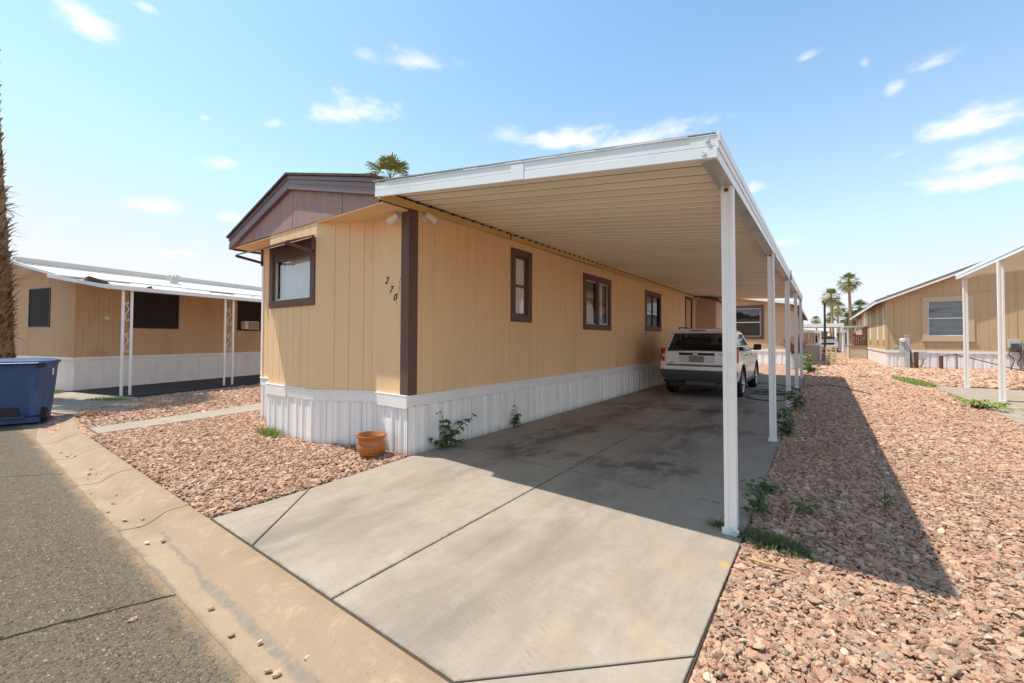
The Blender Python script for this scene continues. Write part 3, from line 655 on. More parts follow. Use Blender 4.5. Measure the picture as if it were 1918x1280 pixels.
# side windows
w1 = window(home, frL, wins[0][0] - HY, wins[0][1] - HY, wins[0][2], wins[0][3], .115, .022, 'brown', 'h', 'brown', 'blind', .05)
w2 = window(home, frL, wins[1][0] - HY, wins[1][1] - HY, wins[1][2], wins[1][3], .125, .022, 'brown', 'v_thick', 'alu', None)
w3 = window(home, frL, wins[2][0] - HY, wins[2][1] - HY, wins[2][2], wins[2][3], .125, .022, 'brown', 'v', 'black', None)
mb = MB()
for i in range(5):
    s = 8.90 + .05 * i - HY + (.06 if i > 1 else 0); obox(mb, frL, s, s + .042, -.16, -.14 + .008 * (i % 2), wins[1][2] + .1, wins[1][3] - .1)
mb.build('curtain', M['blind'], w2)
mb = MB(); mb.box(HX - 1.3, HX - 1.25, 7.0, 14.2, .8, 2.9); mb.box(HX - 1.25, HX - .02, 10.4, 10.45, .8, 2.9); mb.box(HX - 1.25, HX - .02, 7.0, 7.05, .8, 2.9); mb.box(HX - 1.25, HX - .02, 14.15, 14.2, .8, 2.9); mb.box(HX - 1.25, HX - .02, 7.0, 14.2, .75, .8)
mb.build('room_partition', M['dark'], home)
mb = MB(); obox(mb, frL, wins[2][0] - HY - .01, wins[2][1] - HY + .01, .0015, .03, wins[2][2] - .075, wins[2][2] - .003); mb.build('window_sill', M['siding'], w3)
# side door near the back
d0, d1 = wins[3][0] - HY, wins[3][1] - HY
mb = MB(); obox(mb, frL, d0, d0 + .09, -.03, .024, .72, 2.985); obox(mb, frL, d1 - .09, d1, -.03, .024, .72, 2.985); obox(mb, frL, d0 + .09, d1 - .09, -.03, .022, 2.89, 2.985)
dr = mb.build('door', M['brown'], home, bevel=.003)
mb = MB(); obox(mb, frL, d0 + .09, d1 - .09, -.045, -.02, .72, 2.89)
for zz in (.95, 1.75): obox(mb, frL, d0 + .22, d1 - .22, -.02, -.012, zz, zz + .62)
mb.build('door_leaf', M['shed'], dr); mb = MB(); mb.lathe([(.001, 0), (.025, .0), (.028, .03), (.02, .055), (.001, .058)], 12, W3(*frL, d1 - .16, -.02, 1.72), 'x'); mb.build('handle', M['chrome'], dr)
# number on the end wall, falling diagonally towards the corner board
for ch, x, z in (('2', -4.398, 2.085), ('7', -4.312, 1.962), ('0', -4.235, 1.862)):
    mtx = Matrix.Translation((x, HY - .003, z)) @ Matrix.Rotation(PI / 2, 4, 'X') @ Matrix.Rotation(rad(-6), 4, 'Z')
    text_obj('house_number', ch, .125, M['ink'], home, mtx, .0025, .28, .001)['label'] = 'slanted black digit %s of the house number' % {'2': 'two', '7': 'seven', '0': 'zero'}[ch]
# two floodlight cameras at the corner
def sec_light(base, aim, nm):
    b = Vector(base); a = Vector(aim).normalized(); mb = MB()
    mb.lathe([(.001, 0), (.05, 0), (.052, .012), (.04, .02), (.001, .021)], 20)
    base_m = mb; nr = Vector(nm); q = nr.to_track_quat('Z', 'Y').to_matrix().to_4x4(); q.translation = b
    base_m.v = [tuple(q @ Vector(p)) for p in base_m.v]
    base_m.tube([b + nr * .015, b + nr * .06 + Vector((0, 0, .005)), b + nr * .085 + a * .02], .012, 8)
    o = base_m.build('security_light', M['offwhite'], home, smooth=True)
    q2 = a.to_track_quat('Z', 'Y').to_matrix().to_4x4(); q2.translation = b + nr * .085
    mb = MB().lathe([(.001, -.045), (.035, -.045), (.042, -.02), (.045, .10), (.041, .102), (.039, .085), (.001, .084)], 24); mb.v = [tuple(q2 @ Vector(p)) for p in mb.v]; mb.build('lamp_head', M['offwhite'], o, smooth=True)
    mb = MB().lathe([(.001, .087), (.038, .0865)], 24); mb.v = [tuple(q2 @ Vector(p)) for p in mb.v]; mb.build('lens', M['lens'], o)
sec_light((HX - .165, HY - .001, 2.860), (-.75, -.35, -.62), (0, -1, 0))
sec_light((HX + .001, HY + .24, 2.905), (.55, .62, -.5), (1, 0, 0))
# sign behind the glass of the middle window
sg = thing('window_sign', 'red and white for sale sign standing behind the glass of the two-part side window', 'sign', (HX - .075, 8.33, 1.75))
mb = MB(); mb.box(HX - .078, HX - .074, 7.98, 8.62, 1.75, 2.45); mb.build('sign_board', M['signred'], sg)
mb = MB(); mb.prism([(HX - .0735, 8.33 + .32 * math.cos(a), 1.76 + .46 * max(0, math.sin(a))) for a in [PI * i / 16 for i in range(17)]], (.002, 0, 0)); mb.build('sign_arch', M['signwhite'], sg)
text_obj('sign_lettering', 'FOR SALE', .125, M['signwhite'], sg, Matrix.Translation((HX - .072, 8.30, 2.30)) @ Matrix.Rotation(PI / 2, 4, 'Z') @ Matrix.Rotation(PI / 2, 4, 'X'), .001, 0, .003)

# ================================================================== CARPORT
cp = thing('carport', 'white metal carport on five slim posts covering the driveway beside the tan mobile home', 'carport', (-2.2, 11, 0))
CF, CB_, CX = 2.775, 19.08, -.49
def zbeam(y): return 2.520 + .0218 * (y - 3.41)
def zin(y): return 3.082 + .0025 * (y - 3)
mb = MB(); y = CF + .03; rib = .2032; pts = []
ys = []
while y < CB_:
    for dy, up in ((0, 0), (.150, 0), (.156, -.007), (.163, -.007), (.165, .050), (.199, .050), (.2012, 0)):
        ys.append((y + dy, up))
    y += rib
rows = []
for yy, up in ys:
    rows.append([(HX + .002, yy, zin(yy) + up - .012), (CX - .02, yy, zbeam(yy) + .105 + up)])
o0 = 0
for r in rows: mb.v += r
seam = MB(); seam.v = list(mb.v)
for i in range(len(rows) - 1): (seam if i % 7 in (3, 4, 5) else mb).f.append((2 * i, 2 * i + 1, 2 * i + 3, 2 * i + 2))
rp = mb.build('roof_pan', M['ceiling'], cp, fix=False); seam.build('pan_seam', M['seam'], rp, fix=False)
mb = MB(); mb.box(HX + .002, HX + .020, CF + .3, 17.4, zin(10) - .0, zin(10) + .03); y = CF + .03 + .182
while y < 17.3:
    if y > CF + .32: mb.hexa([(HX + .0435, y - .028, zin(y) - .050), (HX + .060, y - .020, zin(y) - .046), (HX + .060, y + .020, zin(y) - .046), (HX + .0435, y + .028, zin(y) - .050), (HX + .0435, y - .028, zin(y) - .015), (HX + .060, y - .020, zin(y) - .018), (HX + .060, y + .020, zin(y) - .018), (HX + .0435, y + .028, zin(y) - .015)])
    y += rib
mb.build('rib_gap_dark', M['black'], rp)  # black teeth imitate the dark openings where the ribs meet the ledger
mb = MB(); yy_ = [CF + (CB_ - CF) * i / 40 for i in range(41)]
for e, f in zip(yy_, yy_[1:]): mb.poly([(HX - .02, e, zin(e) + .055), (CX, e, zbeam(e) + .160), (CX, f, zbeam(f) + .160), (HX - .02, f, zin(f) + .055)])
mb.build('roof_sheet', M['fascia_metal'], cp)
# front fascia: two stepped strips, a lap joint, a wavy top flashing
def fas(mb, y0, y1, lo, hi, x0=-3.895, x1=CX, yy=None):
    f = lambda x: (x - HX) / (CX - HX)
    zb = lambda x: 2.948 + (2.507 - 2.948) * f(x)
    mb.hexa([(x0, y0, zb(x0) + lo), (x1, y0, zb(x1) + lo), (x1, y1, zb(x1) + lo), (x0, y1, zb(x0) + lo), (x0, y0, zb(x0) + hi), (x1, y0, zb(x1) + hi), (x1, y1, zb(x1) + hi), (x0, y1, zb(x0) + hi)])
mb = MB(); fas(mb, CF - .005, CF + .028, 0, .066); fas(mb, CF + .001, CF + .027, .066, .072); fas(mb, CF - .003, CF + .028, .072, .137); fas(mb, CF - .008, CF + .03, .137, .143)
fas(mb, CF - .0085, CF - .0052, .003, .134, -2.05, -1.92)
fa = mb.build('front_fascia', M['fascia_metal'], cp, bevel=.002)
mb = MB(); random.seed(3); prev = None; xs_ = [-3.7 + i * .16 for i in range(20)]
for a, b in zip(xs_, xs_[1:]):
    f = lambda x: 2.948 + (2.507 - 2.948) * (x - HX) / (CX - HX) + .1435
    h = .004 + .006 * random.random(); mb.hexa([(a, CF - .012, f(a)), (b, CF - .012, f(b)), (b, CF + .05, f(b) + .004), (a, CF + .05, f(a) + .004), (a, CF - .012, f(a) + h), (b, CF - .012, f(b) + h), (b, CF + .05, f(b) + h + .006), (a, CF + .05, f(a) + h + .006)])
mb.build('flashing', M['fascia_metal'], fa)
# side beam, galvanised soffit and white outer face with two lips
mb = MB()
def bm_(mb, x0, x1, lo, hi, a=CF + .03, b=CB_): mb.hexa([(x0, a, zbeam(a) + lo), (x1, a, zbeam(a) + lo), (x1, b, zbeam(b) + lo), (x0, b, zbeam(b) + lo), (x0, a, zbeam(a) + hi), (x1, a, zbeam(a) + hi), (x1, b, zbeam(b) + hi), (x0, b, zbeam(b) + hi)])
bm_(mb, -.590, -.496, 0, .10); mb.build('beam', M['beam_metal'], cp)
mb = MB(); bm_(mb, -.495, -.488, -.006, .055, CF - .004); bm_(mb, -.495, -.480, .057, .098, CF - .004); bm_(mb, -.495, -.474, .10, .158, CF - .004); mb.build('side_fascia', M['fascia_metal'], cp, bevel=.002)
mb = MB()
for yy, dz in ((6.9, 0), (10.75, .03), (14.6, .02)):
    mb = MB(); mb.box(-.60, -.485, yy, yy + .05, zbeam(yy) - .012, zbeam(yy) + .02 + dz)
    if dz == .03: mb.box(-.478, -.466, 10.7, 10.85, zbeam(10.7) + .0, zbeam(10.7) + .20)
    mb.build('beam_splice', M['rust'], cp)
PY_ = [3.41, 6.816, 10.47, 14.46, 18.56]
def post_profile(x, y, w=.040):
    g = .006
    return [(x - w, y - w), (x - w * .35, y - w), (x - w * .30, y - w + g), (x + w * .30, y - w + g), (x + w * .35, y - w), (x + w, y - w), (x + w, y - w * .4), (x + w - g, y - w * .3), (x + w - g, y + w * .3), (x + w, y + w * .4), (x + w, y + w), (x - w, y + w), (x - w, y + w * .3), (x - w + g, y + w * .25), (x - w + g, y - w * .25), (x - w, y - w * .3)]
for i, yy in enumerate(PY_):
    mb = MB(); x = -.522; lean = .012
    mb.loft([[(px, py, .0) for px, py in post_profile(x + .0, yy)], [(px, py, zbeam(yy) - .001) for px, py in post_profile(x - lean, yy)]])
    p = mb.build('post', M['white'], cp, bevel=.0015)
    mb = MB(); mb.box(x - .055, x + .055, yy - .052, yy - .0415, .0, .045); mb.box(x - .048, x + .048, yy + .0415, yy + .06, 0, .012); mb.box(x + .0415, x + .055, yy - .052, yy + .06, 0, .012); mb.build('base_bracket', M['fascia_metal'], p)
    mb = MB().lathe([(.001, -.008), (.014, -.007), (.015, 0), (.001, .001)], 10, (x - lean - .004, yy - .041, zbeam(yy) - .03), 'y'); mb.build('bolt', M['rust'], p)
mb = MB()
for x, z in ((-.545, 2.625), (-.565, 2.545)): MB().lathe([(.001, -.012), (.012, -.011), (.013, 0), (.001, .001)], 10, (x, CF - .004, z), 'y').build('bolt', M['chrome'], fa)
# ================================================================== WHITE SUV (built at the origin, rear at y=0, nose towards +y)
def boolean_cut(o, cutters):
    for c in cutters:
        m = o.modifiers.new('cut', 'BOOLEAN'); m.operation = 'DIFFERENCE'; m.object = c; m.solver = 'EXACT'
    bpy.context.view_layer.update(); dg = bpy.context.evaluated_depsgraph_get()
    me = bpy.data.meshes.new_from_object(o.evaluated_get(dg)); o.modifiers.clear(); old = o.data; o.data = me; bpy.data.meshes.remove(old)
    for c in cutters: bpy.data.objects.remove(c)
    me.polygons.foreach_set('use_smooth', [True] * len(me.polygons)); me.set_sharp_from_angle(angle=rad(32))
suv = thing('parked_car', 'white boxy SUV with dark rear glass parked nose-in under the metal carport', 'car')
def section(y, zb, ws, wm, wb, zt):
    h = [(0, zb), (ws * .92, zb), (ws, zb + .06), (wm - .004, .56), (wm, .70), (wm - .006, .86), (wm - .03, .98), (wb, zt), (wb - .05, zt + .022), (wb * .5, zt + .035), (0, zt + .04)]
    return [(x, y, z) for x, z in h] + [(-x, y, z) for x, z in reversed(h[1:-1])]
ST = [(.045, .50, .74, .80, .76, 1.06), (.06, .46, .80, .845, .80, 1.075), (.13, .42, .83, .868, .815, 1.08), (.30, .36, .845, .876, .82, 1.08), (.9, .32, .85, .88, .825, 1.075), (1.8, .30, .85, .88, .825, 1.06), (3.0, .30, .85, .88, .82, 1.045), (3.25, .31, .85, .88, .80, 1.035), (3.7, .33, .85, .878, .77, 1.02), (4.1, .36, .83, .865, .74, .985), (4.28, .40, .78, .82, .69, .94), (4.36, .46, .70, .74, .62, .88)]
mb = MB(); mb.loft([section(*s) for s in ST]); body = mb.build('body', M['carpaint'], suv, smooth=True)
RA, FA, WR = .90, 3.535, .345
cuts = []
for yy in (RA, FA):
    for sx in (-1, 1):
        c = MB().lathe([(.001, -.17), (.405, -.17), (.405, .2), (.001, .2)], 40, (sx * .80, yy, WR + .03), 'x').build('cutter', M['black']); cuts.append(c)
boolean_cut(body, cuts)
gh = [(1.05, .10, 3.28, .815), (1.12, .125, 3.16, .79), (1.36, .235, 2.78, .715), (1.56, .335, 2.46, .655), (1.615, .36, 2.32, .625), (1.645, .43, 2.18, .575), (1.665, .62, 1.95, .45), (1.67, .9, 1.8, .2)]
def ring(z, yr, yf, w):
    c = min(.06, w * .3)
    return [(-w + c, yr, z), (w - c, yr, z), (w, yr + c, z), (w, yf - c * 2, z), (w - c * 2, yf, z), (-w + c * 2, yf, z), (-w, yf - c * 2, z), (-w, yr + c, z)]
mb = MB(); mb.loft([ring(*g) for g in gh]); cabin = mb.build('cabin', M['carpaint'], suv, smooth=True)
inner = MB().loft([ring(max(1.085, z) if z < 1.1 else min(z, 1.60), yr + .05, yf - .06, w - .045) for z, yr, yf, w in gh[:5]]).build('cutter', M['black'])
cb = [inner]
cb.append(MB().prism([(-.665, -.2, 1.125), (.665, -.2, 1.125), (.565, -.2, 1.53), (-.565, -.2, 1.53)], (0, .85, 0)).build('cutter', M['black']))
cb.append(MB().prism([(-.65, 2.15, 1.13), (.65, 2.15, 1.13), (.53, 2.15, 1.54), (-.53, 2.15, 1.54)], (0, 1.4, 0)).build('cutter', M['black']))
for q in ([(.42, 1.15), (.78, 1.15), (.78, 1.48), (.54, 1.48)], [(.91, 1.14), (1.60, 1.13), (1.58, 1.515), (.91, 1.515)], [(1.72, 1.13), (2.70, 1.125), (2.40, 1.39), (2.20, 1.515), (1.71, 1.515)]):
    for sx in (-1, 1): cb.append(MB().prism([(sx * .30, y, z) for y, z in q], (sx * .8, 0, 0)).build('cutter', M['black']))
boolean_cut(cabin, cb)
for nm, y0, xs_ in (('rear_seat', 1.02, (-.42, 0, .42)), ('front_seat', 1.95, (-.37,)), ('front_seat', 1.95, (.37,))):
    mb = MB(); wd = .60 if len(xs_) > 1 else .25; xm = sum(xs_) / len(xs_)
    mb.hexa([(xm - wd, y0 + .05, 1.09), (xm + wd, y0 + .05, 1.09), (xm + wd, y0 + .2, 1.09), (xm - wd, y0 + .2, 1.09), (xm - wd, y0, 1.27), (xm + wd, y0, 1.27), (xm + wd, y0 + .12, 1.27), (xm - wd, y0 + .12, 1.27)])
    st_ = mb.build(nm, M['trim'], suv, bevel=.03)
    for x in xs_: m2 = MB().box(x - .13, x + .13, y0 - .03, y0 + .07, 1.29, 1.44); m2.bar((x, y0 + .02, 1.24), (x, y0 + .02, 1.32), .05, .03, (0, 1, 0)); m2.build('headrest', M['trim'], st_, bevel=.04)
def gl(z):
    for (a, ar, af, aw), (b, br, bf, bw) in zip(gh, gh[1:]):
        if a <= z <= b: t = (z - a) / (b - a); return ar + (br - ar) * t, af + (bf - af) * t, aw + (bw - aw) * t
def panel_rear(mb, pts, d=.004, th=.004): mb.prism([(x, gl(z)[0] - d, z) for x, z in pts], (0, th, 0))
mb = MB(); zs = [1.105, 1.20, 1.30, 1.36, 1.45, 1.545]
for a, b in zip(zs, zs[1:]):
    wa, wb_ = gl(a)[2] - .105, gl(b)[2] - .075
    mb.add([(-wa, gl(a)[0] - .004, a), (wa, gl(a)[0] - .004, a), (wb_, gl(b)[0] - .004, b), (-wb_, gl(b)[0] - .004, b)], [(0, 1, 2, 3)])
mb.build('rear_window', M['carglass'], suv)
mb = MB().rbox((0, .335, 1.605), (1.14, .20, .045), Matrix.Rotation(rad(-4), 3, 'X')); mb.build('rear_spoiler', M['carpaint'], suv, bevel=.015)
mb = MB().box(-.17, .17, .228, .26, 1.588, 1.618); mb.build('brake_light', M['redlamp'], suv, bevel=.006)
# tailgate panel with the pressed plate recess
mb = MB(); mb.loft([[(x, y, z) for x, z in ((-.70, .79), (.70, .79), (.72, 1.05), (.66, 1.085), (-.66, 1.085), (-.72, 1.05))] for y in (.052, .036)]); tg = mb.build('tailgate', M['carpaint'], suv, bevel=.012)
mb = MB(); mb.box(-.40, .40, .020, .037, 1.012, 1.072); gb = mb.build('tailgate_grip', M['black'], tg, bevel=.006)
text_obj('badge', 'Jeep', .062, M['chrome'], gb, Matrix.Translation((-.02, .0195, 1.027)) @ Matrix.Rotation(PI / 2, 4, 'X'), .002, 0, .0015)
mb = MB(); mb.loft([[(-.385, .0335, .842), (.385, .0335, .842), (.40, .0335, 1.008), (-.40, .0335, 1.008)], [(-.36, .0325, .855), (.36, .0325, .855), (.37, .0325, 1.0), (-.37, .0325, 1.0)]]); mb.build('plate_recess', M['clearlamp'], tg)
mb = MB().box(-.165, .165, .020, .0322, .85, .995); mb.build('number_plate', M['plate'], tg, bevel=.006)
mb = MB(); mb.box(.50, .63, .024, .037, 1.03, 1.045); mb.build('badge', M['black'], tg)
text_obj('badge', '4x4', .055, M['ink'], tg, Matrix.Translation((-.575, .035, .815)) @ Matrix.Rotation(PI / 2, 4, 'X'), .001, .3, .001)
mb = MB(); mb.hexa([(-.66, .0, .742), (.66, .0, .742), (.69, .06, .742), (-.69, .06, .742), (-.70, .0, .788), (.70, .0, .788), (.70, .06, .788), (-.70, .06, .788)]); mb.build('step_pad', M['steptrim'], suv, bevel=.006)
mb = MB(); sec = lambda y, w, z0, z1: [(-w, y + .08, z0), (-w + .10, y, z0), (w - .10, y, z0), (w, y + .08, z0), (w, y + .30, z0), (-w, y + .30, z0)]
mb.loft([[(x, y, .655) for x, y, z in sec(-.005, .862, 0, 0)], [(x, y, .74) for x, y, z in sec(-.005, .868, 0, 0)], [(x, y, .775) for x, y, z in sec(.015, .862, 0, 0)]]); mb.build('bumper_cover', M['carpaint'], suv, bevel=.012)
mb = MB(); mb.loft([[(x, y, .40) for x, y, z in sec(.09, .74, 0, 0)], [(x, y, .47) for x, y, z in sec(.03, .83, 0, 0)], [(x, y, .56) for x, y, z in sec(.0, .862, 0, 0)], [(x, y, .652) for x, y, z in sec(-.008, .866, 0, 0)]]); mb.build('bumper', M['trim'], suv, bevel=.008)
for sx in (-1, 1):
    mb = MB(); pl = [(.735, 0.030), (.80, .036), (.862, .10), (.878, .20), (.80, .20)]
    mb.loft([[(sx * x, y, .85) for x, y in pl], [(sx * x, y, 1.03) for x, y in pl], [(sx * (x - .012), y + .012, 1.17) for x, y in pl]]); tl = mb.build('tail_lamp', M['redlamp'], suv, bevel=.006)
    mb = MB(); mb.prism([(sx * .742, .024, .965), (sx * .80, .030, .965), (sx * .80, .030, 1.035), (sx * .742, .024, 1.035)], (0, .008, 0)); mb.build('reversing_lamp', M['clearlamp'], tl)
    # side glass: quarter, rear door, front door
    for nm, q in (('quarter_window', [(.36, 1.13), (.80, 1.13), (.80, 1.50), (.52, 1.50)]), ('rear_door_window', [(.88, 1.12), (1.62, 1.11), (1.60, 1.535), (.88, 1.535)]), ('front_door_window', [(1.70, 1.11), (2.78, 1.10), (2.42, 1.40), (2.22, 1.535), (1.69, 1.535)])):
        mb = MB(); pts = [(sx * (gl(z)[2] + .004), y, z) for y, z in q]; mb.prism(pts, (-sx * .004, 0, 0)); mb.build(nm, M['carglass'], suv)
    mb = MB(); mb.tube([(sx * .54, .62, 1.65), (sx * .55, .70, 1.695), (sx * .55, 1.4, 1.702), (sx * .55, 2.05, 1.685), (sx * .54, 2.14, 1.655)], .018, 8); mb.build('roof_rail', M['black'], suv, smooth=True)
    for yy in (1.52, 2.50):
        mb = MB().rbox((sx * .878, yy - .02, 1.00), (.022, .17, .034), Matrix.Identity(3)); mb.build('door_handle', M['black'], suv, bevel=.006)
    mb = MB().loft([[(sx * x, y, z) for x, y, z in ((.90, 2.60, 1.10), (1.09, 2.58, 1.11), (1.10, 2.58, 1.27), (.91, 2.60, 1.27))], [(sx * x, y, z) for x, y, z in ((.92, 2.72, 1.13), (1.06, 2.70, 1.14), (1.06, 2.70, 1.25), (.92, 2.72, 1.25))]]); mb.bar((sx * .80, 2.66, 1.12), (sx * .92, 2.66, 1.15), .05, .03); mb.build('wing_mirror', M['black'], suv, bevel=.01)
    mb = MB()  # sills, door gaps
    mb.hexa([(sx * .84, 1.32, .30), (sx * .872, 1.32, .31), (sx * .872, 3.12, .31), (sx * .84, 3.12, .30), (sx * .85, 1.32, .40), (sx * .884, 1.32, .395), (sx * .884, 3.12, .395), (sx * .85, 3.12, .40)]); mb.build('sill', M['trim'], suv, bevel=.008)
    for a, b in (((.86, 1.06), (1.30, .60)), ((1.66, 1.06), (1.66, .42)), ((2.84, 1.05), (2.95, .42))):
        n_ = 6; mb = MB()
        for i in range(n_):
            p = [a[k] + (b[k] - a[k]) * i / n_ for k in (0, 1)]; q = [a[k] + (b[k] - a[k]) * (i + 1) / n_ for k in (0, 1)]
            xx = lambda z: np.interp(z, [.36, .56, .70, .86, .98, 1.06], [.85, .876, .88, .874, .85, .822]) + .001
            mb.add([(sx * xx(p[1]), p[0] - .004, p[1]), (sx * xx(p[1]), p[0] + .004, p[1]), (sx * xx(q[1]), q[0] + .004, q[1]), (sx * xx(q[1]), q[0] - .004, q[1])], [(0, 1, 2, 3)])
        mb.build('door_gap', M['black'], suv)
    for yy in (RA, FA):  # wheels and black arch liners
        mb = MB().lathe([(.402, -.15), (.402, .085), (.425, .088), (.432, .078), (.425, .055)], 40, (sx * .80 if sx > 0 else -.80, yy, WR + .03), 'x') if sx > 0 else MB().lathe([(.402, .15), (.402, -.085), (.425, -.088), (.432, -.078), (.425, -.055)], 40, (-.80, yy, WR + .03), 'x')
        mb.v = [(x, y, max(z, .30)) for x, y, z in mb.v]
        mb.build('wheel_arch', M['black'], suv, smooth=True)
        c = (sx * .765, yy, WR)
        P_ = [(.235, -.105), (.30, -.11), (.335, -.095), (.345, -.06), (.345, .06), (.335, .095), (.30, .11), (.235, .105)]
        wh = MB().lathe([(r, sx * h) for r, h in P_], 44, c, 'x', close=True).build('wheel', M['rubber'], suv, smooth=True)
        mb = MB().lathe([(.24, sx * h) for h in (-.10,)] + [(.24, sx * .10), (.232, sx * .106), (.215, sx * .09), (.20, sx * .03), (.001, sx * .02)], 36, c, 'x')
        mb.lathe([(.001, sx * .085), (.05, sx * .085), (.06, sx * .07), (.065, sx * .02)], 20, c, 'x')
        for k in range(5):
            a = 2 * PI * k / 5 + .3; u = Vector((0, math.cos(a), math.sin(a))); v_ = Vector((0, -math.sin(a), math.cos(a))); C_ = Vector(c)
            for off in (-.026, .026):
                mb.bar(C_ + u * .04 + v_ * off * .5 + Vector((sx * .078, 0, 0)), C_ + u * .222 + v_ * off * 1.5 + Vector((sx * .088, 0, 0)), .026, .022, (1, 0, 0))
        mb.build('rim', M['rim'], wh)
mb = MB(); mb.box(-.70, .70, .25, 4.1, .22, .34); mb.box(-.60, .60, .85, .95, .28, .40); mb.box(-.62, -.5, .3, .9, .25, .4); mb.build('underbody', M['black'], suv)
mb = MB().tube([(.48, .55, .30), (.50, .2, .33), (.50, .03, .325)], .035, 14, cap=False); mb.lathe([(.036, 0), (.036, .12), (.030, .12), (.030, 0)], 16, (.50, .02, .325), 'y', close=True); mb.build('exhaust_pipe', M['chrome'], suv, smooth=True)
mb = MB(); mb.box(-.3, .42, .18, .55, .27, .42); mb.build('silencer', M['steptrim'], suv, bevel=.05)
# seat backs and head rests seen through the glass stay behind dark tint; windscreen and nose details
mb = MB()
zs = [1.10, 1.25, 1.36, 1.5, 1.565]
for a, b in zip(zs, zs[1:]):
    mb.add([(-gl(a)[2] + .12, gl(a)[1] + .004, a), (gl(a)[2] - .12, gl(a)[1] + .004, a), (gl(b)[2] - .12, gl(b)[1] + .004, b), (-gl(b)[2] + .12, gl(b)[1] + .004, b)], [(0, 1, 2, 3)])
mb.build('windscreen', M['carglass'], suv)
mb = MB()
for sx in (-1, 1): 
    m2 = MB().lathe([(.001, .03), (.07, .028), (.085, 0), (.085, -.06)], 20, (sx * .55, 4.34, .84), 'y'); m2.build('headlight', M['clearlamp'], suv, smooth=True)
mb = MB(); mb.box(-.40, .40, 4.33, 4.375, .72, .90); mb.build('grille', M['black'], suv, bevel=.01)
suv.location = (-2.36, 10.62, 0)

# ================================================================== SMALL THINGS ON THE GROUND
pot = thing('flower_pot', 'empty glazed terracotta pot standing on the gravel by the white skirting corner', 'pot', (-4.30, 3.03, 0))
PR = [(.001, .0), (.092, .0), (.105, .015), (.135, .06), (.152, .11), (.154, .14), (.144, .175), (.132, .205), (.134, .222), (.152, .240), (.163, .255), (.162, .268), (.150, .268), (.136, .245), (.122, .215), (.135, .15), (.115, .06), (.001, .05)]
mb = MB().lathe([(r * 1.09, h) for r, h in PR], 48, (-4.29, 3.04, -.01)); mb.build('pot_body', M['terracotta'], pot, smooth=True)
mb = MB().lathe([(.001, .075), (.115, .072), (.128, .07)], 30, (-4.29, 3.04, 0)); mb.build('soil', simple('dry_pot_soil', (.10, .065, .04), .95, .3, 20, .01, 60), pot)

hose = thing('garden_hose', 'long black garden hose lying in loops on the driveway beside the white SUV', 'hose', (-1.1, 12, .012))
def spline(pts, n=10):
    P_ = [Vector(p) for p in pts]; P_ = [P_[0] * 2 - P_[1]] + P_ + [P_[-1] * 2 - P_[-2]]; out = []
    for i in range(1, len(P_) - 2):
        a, b, c, d = P_[i - 1:i + 3]
        for k in range(n):
            t = k / n; out.append(.5 * ((2 * b) + (c - a) * t + (2 * a - 5 * b + 4 * c - d) * t * t + (3 * b - a - 3 * c + d) * t ** 3))
    out.append(P_[-2]); return out
hz = .013
mb = MB().tube(spline([(-2.8, 15.6, hz), (-1.3, 15.4, hz), (-.75, 14.9, hz), (-.62, 14.5, hz + .01), (-.45, 14.75, .02), (-.2, 15.3, .03), (.15, 15.8, .035), (.45, 15.6, .03), (.72, 14.8, .035), (1.05, 13.9, .03)]), .011, 6)
mb.build('hose_run', M['hose'], hose, smooth=True)
mb = MB().tube(spline([(-1.38, 12.9, hz), (-.95, 12.6, hz), (-.62, 12.9, hz), (-.8, 13.4, hz), (-1.3, 13.2, hz + .02), (-1.42, 12.5, hz), (-1.0, 12.1, hz + .022), (-.68, 12.4, hz + .02), (-.9, 13.0, hz + .02), (-1.35, 12.3, hz + .03), (-1.42, 11.6, hz), (-1.15, 11.15, hz), (-.78, 11.2, hz), (-.62, 11.7, hz), (-.75, 12.3, hz + .03), (-1.1, 12.8, hz + .03), (-.9, 14.0, hz), (-.66, 14.6, hz)]), .011, 6)
mb.build('hose_coil', M['hose'], hose, smooth=True)

# wheelie bin, seen from its hinge side
bn = thing('recycling_bin', 'blue wheeled recycling bin with closed lid standing at the kerb', 'bin', (-11.0, .79, -.05), rad(71.5))
# local: x along the visible face, -y towards the viewer
def lb(mb, name, mat, parent=bn, **k):
    o = mb.build(name, mat, None, **k); o.parent = parent; return o
def rrect(w, d, z, c=.05, dy=0): return [(-w + c, -d + dy, z), (w - c, -d + dy, z), (w, -d + c + dy, z), (w, d - c + dy, z), (w - c, d + dy, z), (-w + c, d + dy, z), (-w, d - c + dy, z), (-w, -d + c + dy, z)]
mb = MB().loft([rrect(.345, .29, .10, .05, .02), rrect(.36, .31, .30, .05, .015), rrect(.385, .335, .60, .06, .01), rrect(.405, .355, .92, .06), rrect(.415, .365, .985, .06)]); lb(mb, 'bin_body', M['bin'], smooth=True, bevel=.012)
mb = MB(); mb.box(-.425, .425, -.375, .38, .985, 1.01)
for x in (-.33, -.31, -.06, .0, .29): mb.hexa([(x, -.335, .80), (x + .014, -.335, .80), (x + .014, -.32, .80), (x, -.32, .80), (x, -.38, .985), (x + .014, -.38, .985), (x + .014, -.35, .985), (x, -.35, .985)])
lb(mb, 'rim', M['bin'], bevel=.006)
mb = MB().loft([rrect(.43, .385, 1.011, .06), rrect(.425, .38, 1.035, .06), rrect(.35, .32, 1.062, .08), rrect(.2, .2, 1.076, .08)]); lid = lb(mb, 'lid', M['bin'], smooth=True)
for sx in (-1, 1):
    mb = MB().box(sx * .36 - .035, sx * .36 + .035, -.415, -.372, .93, 1.02); lb(mb, 'hinge', M['black'], lid, bevel=.006)
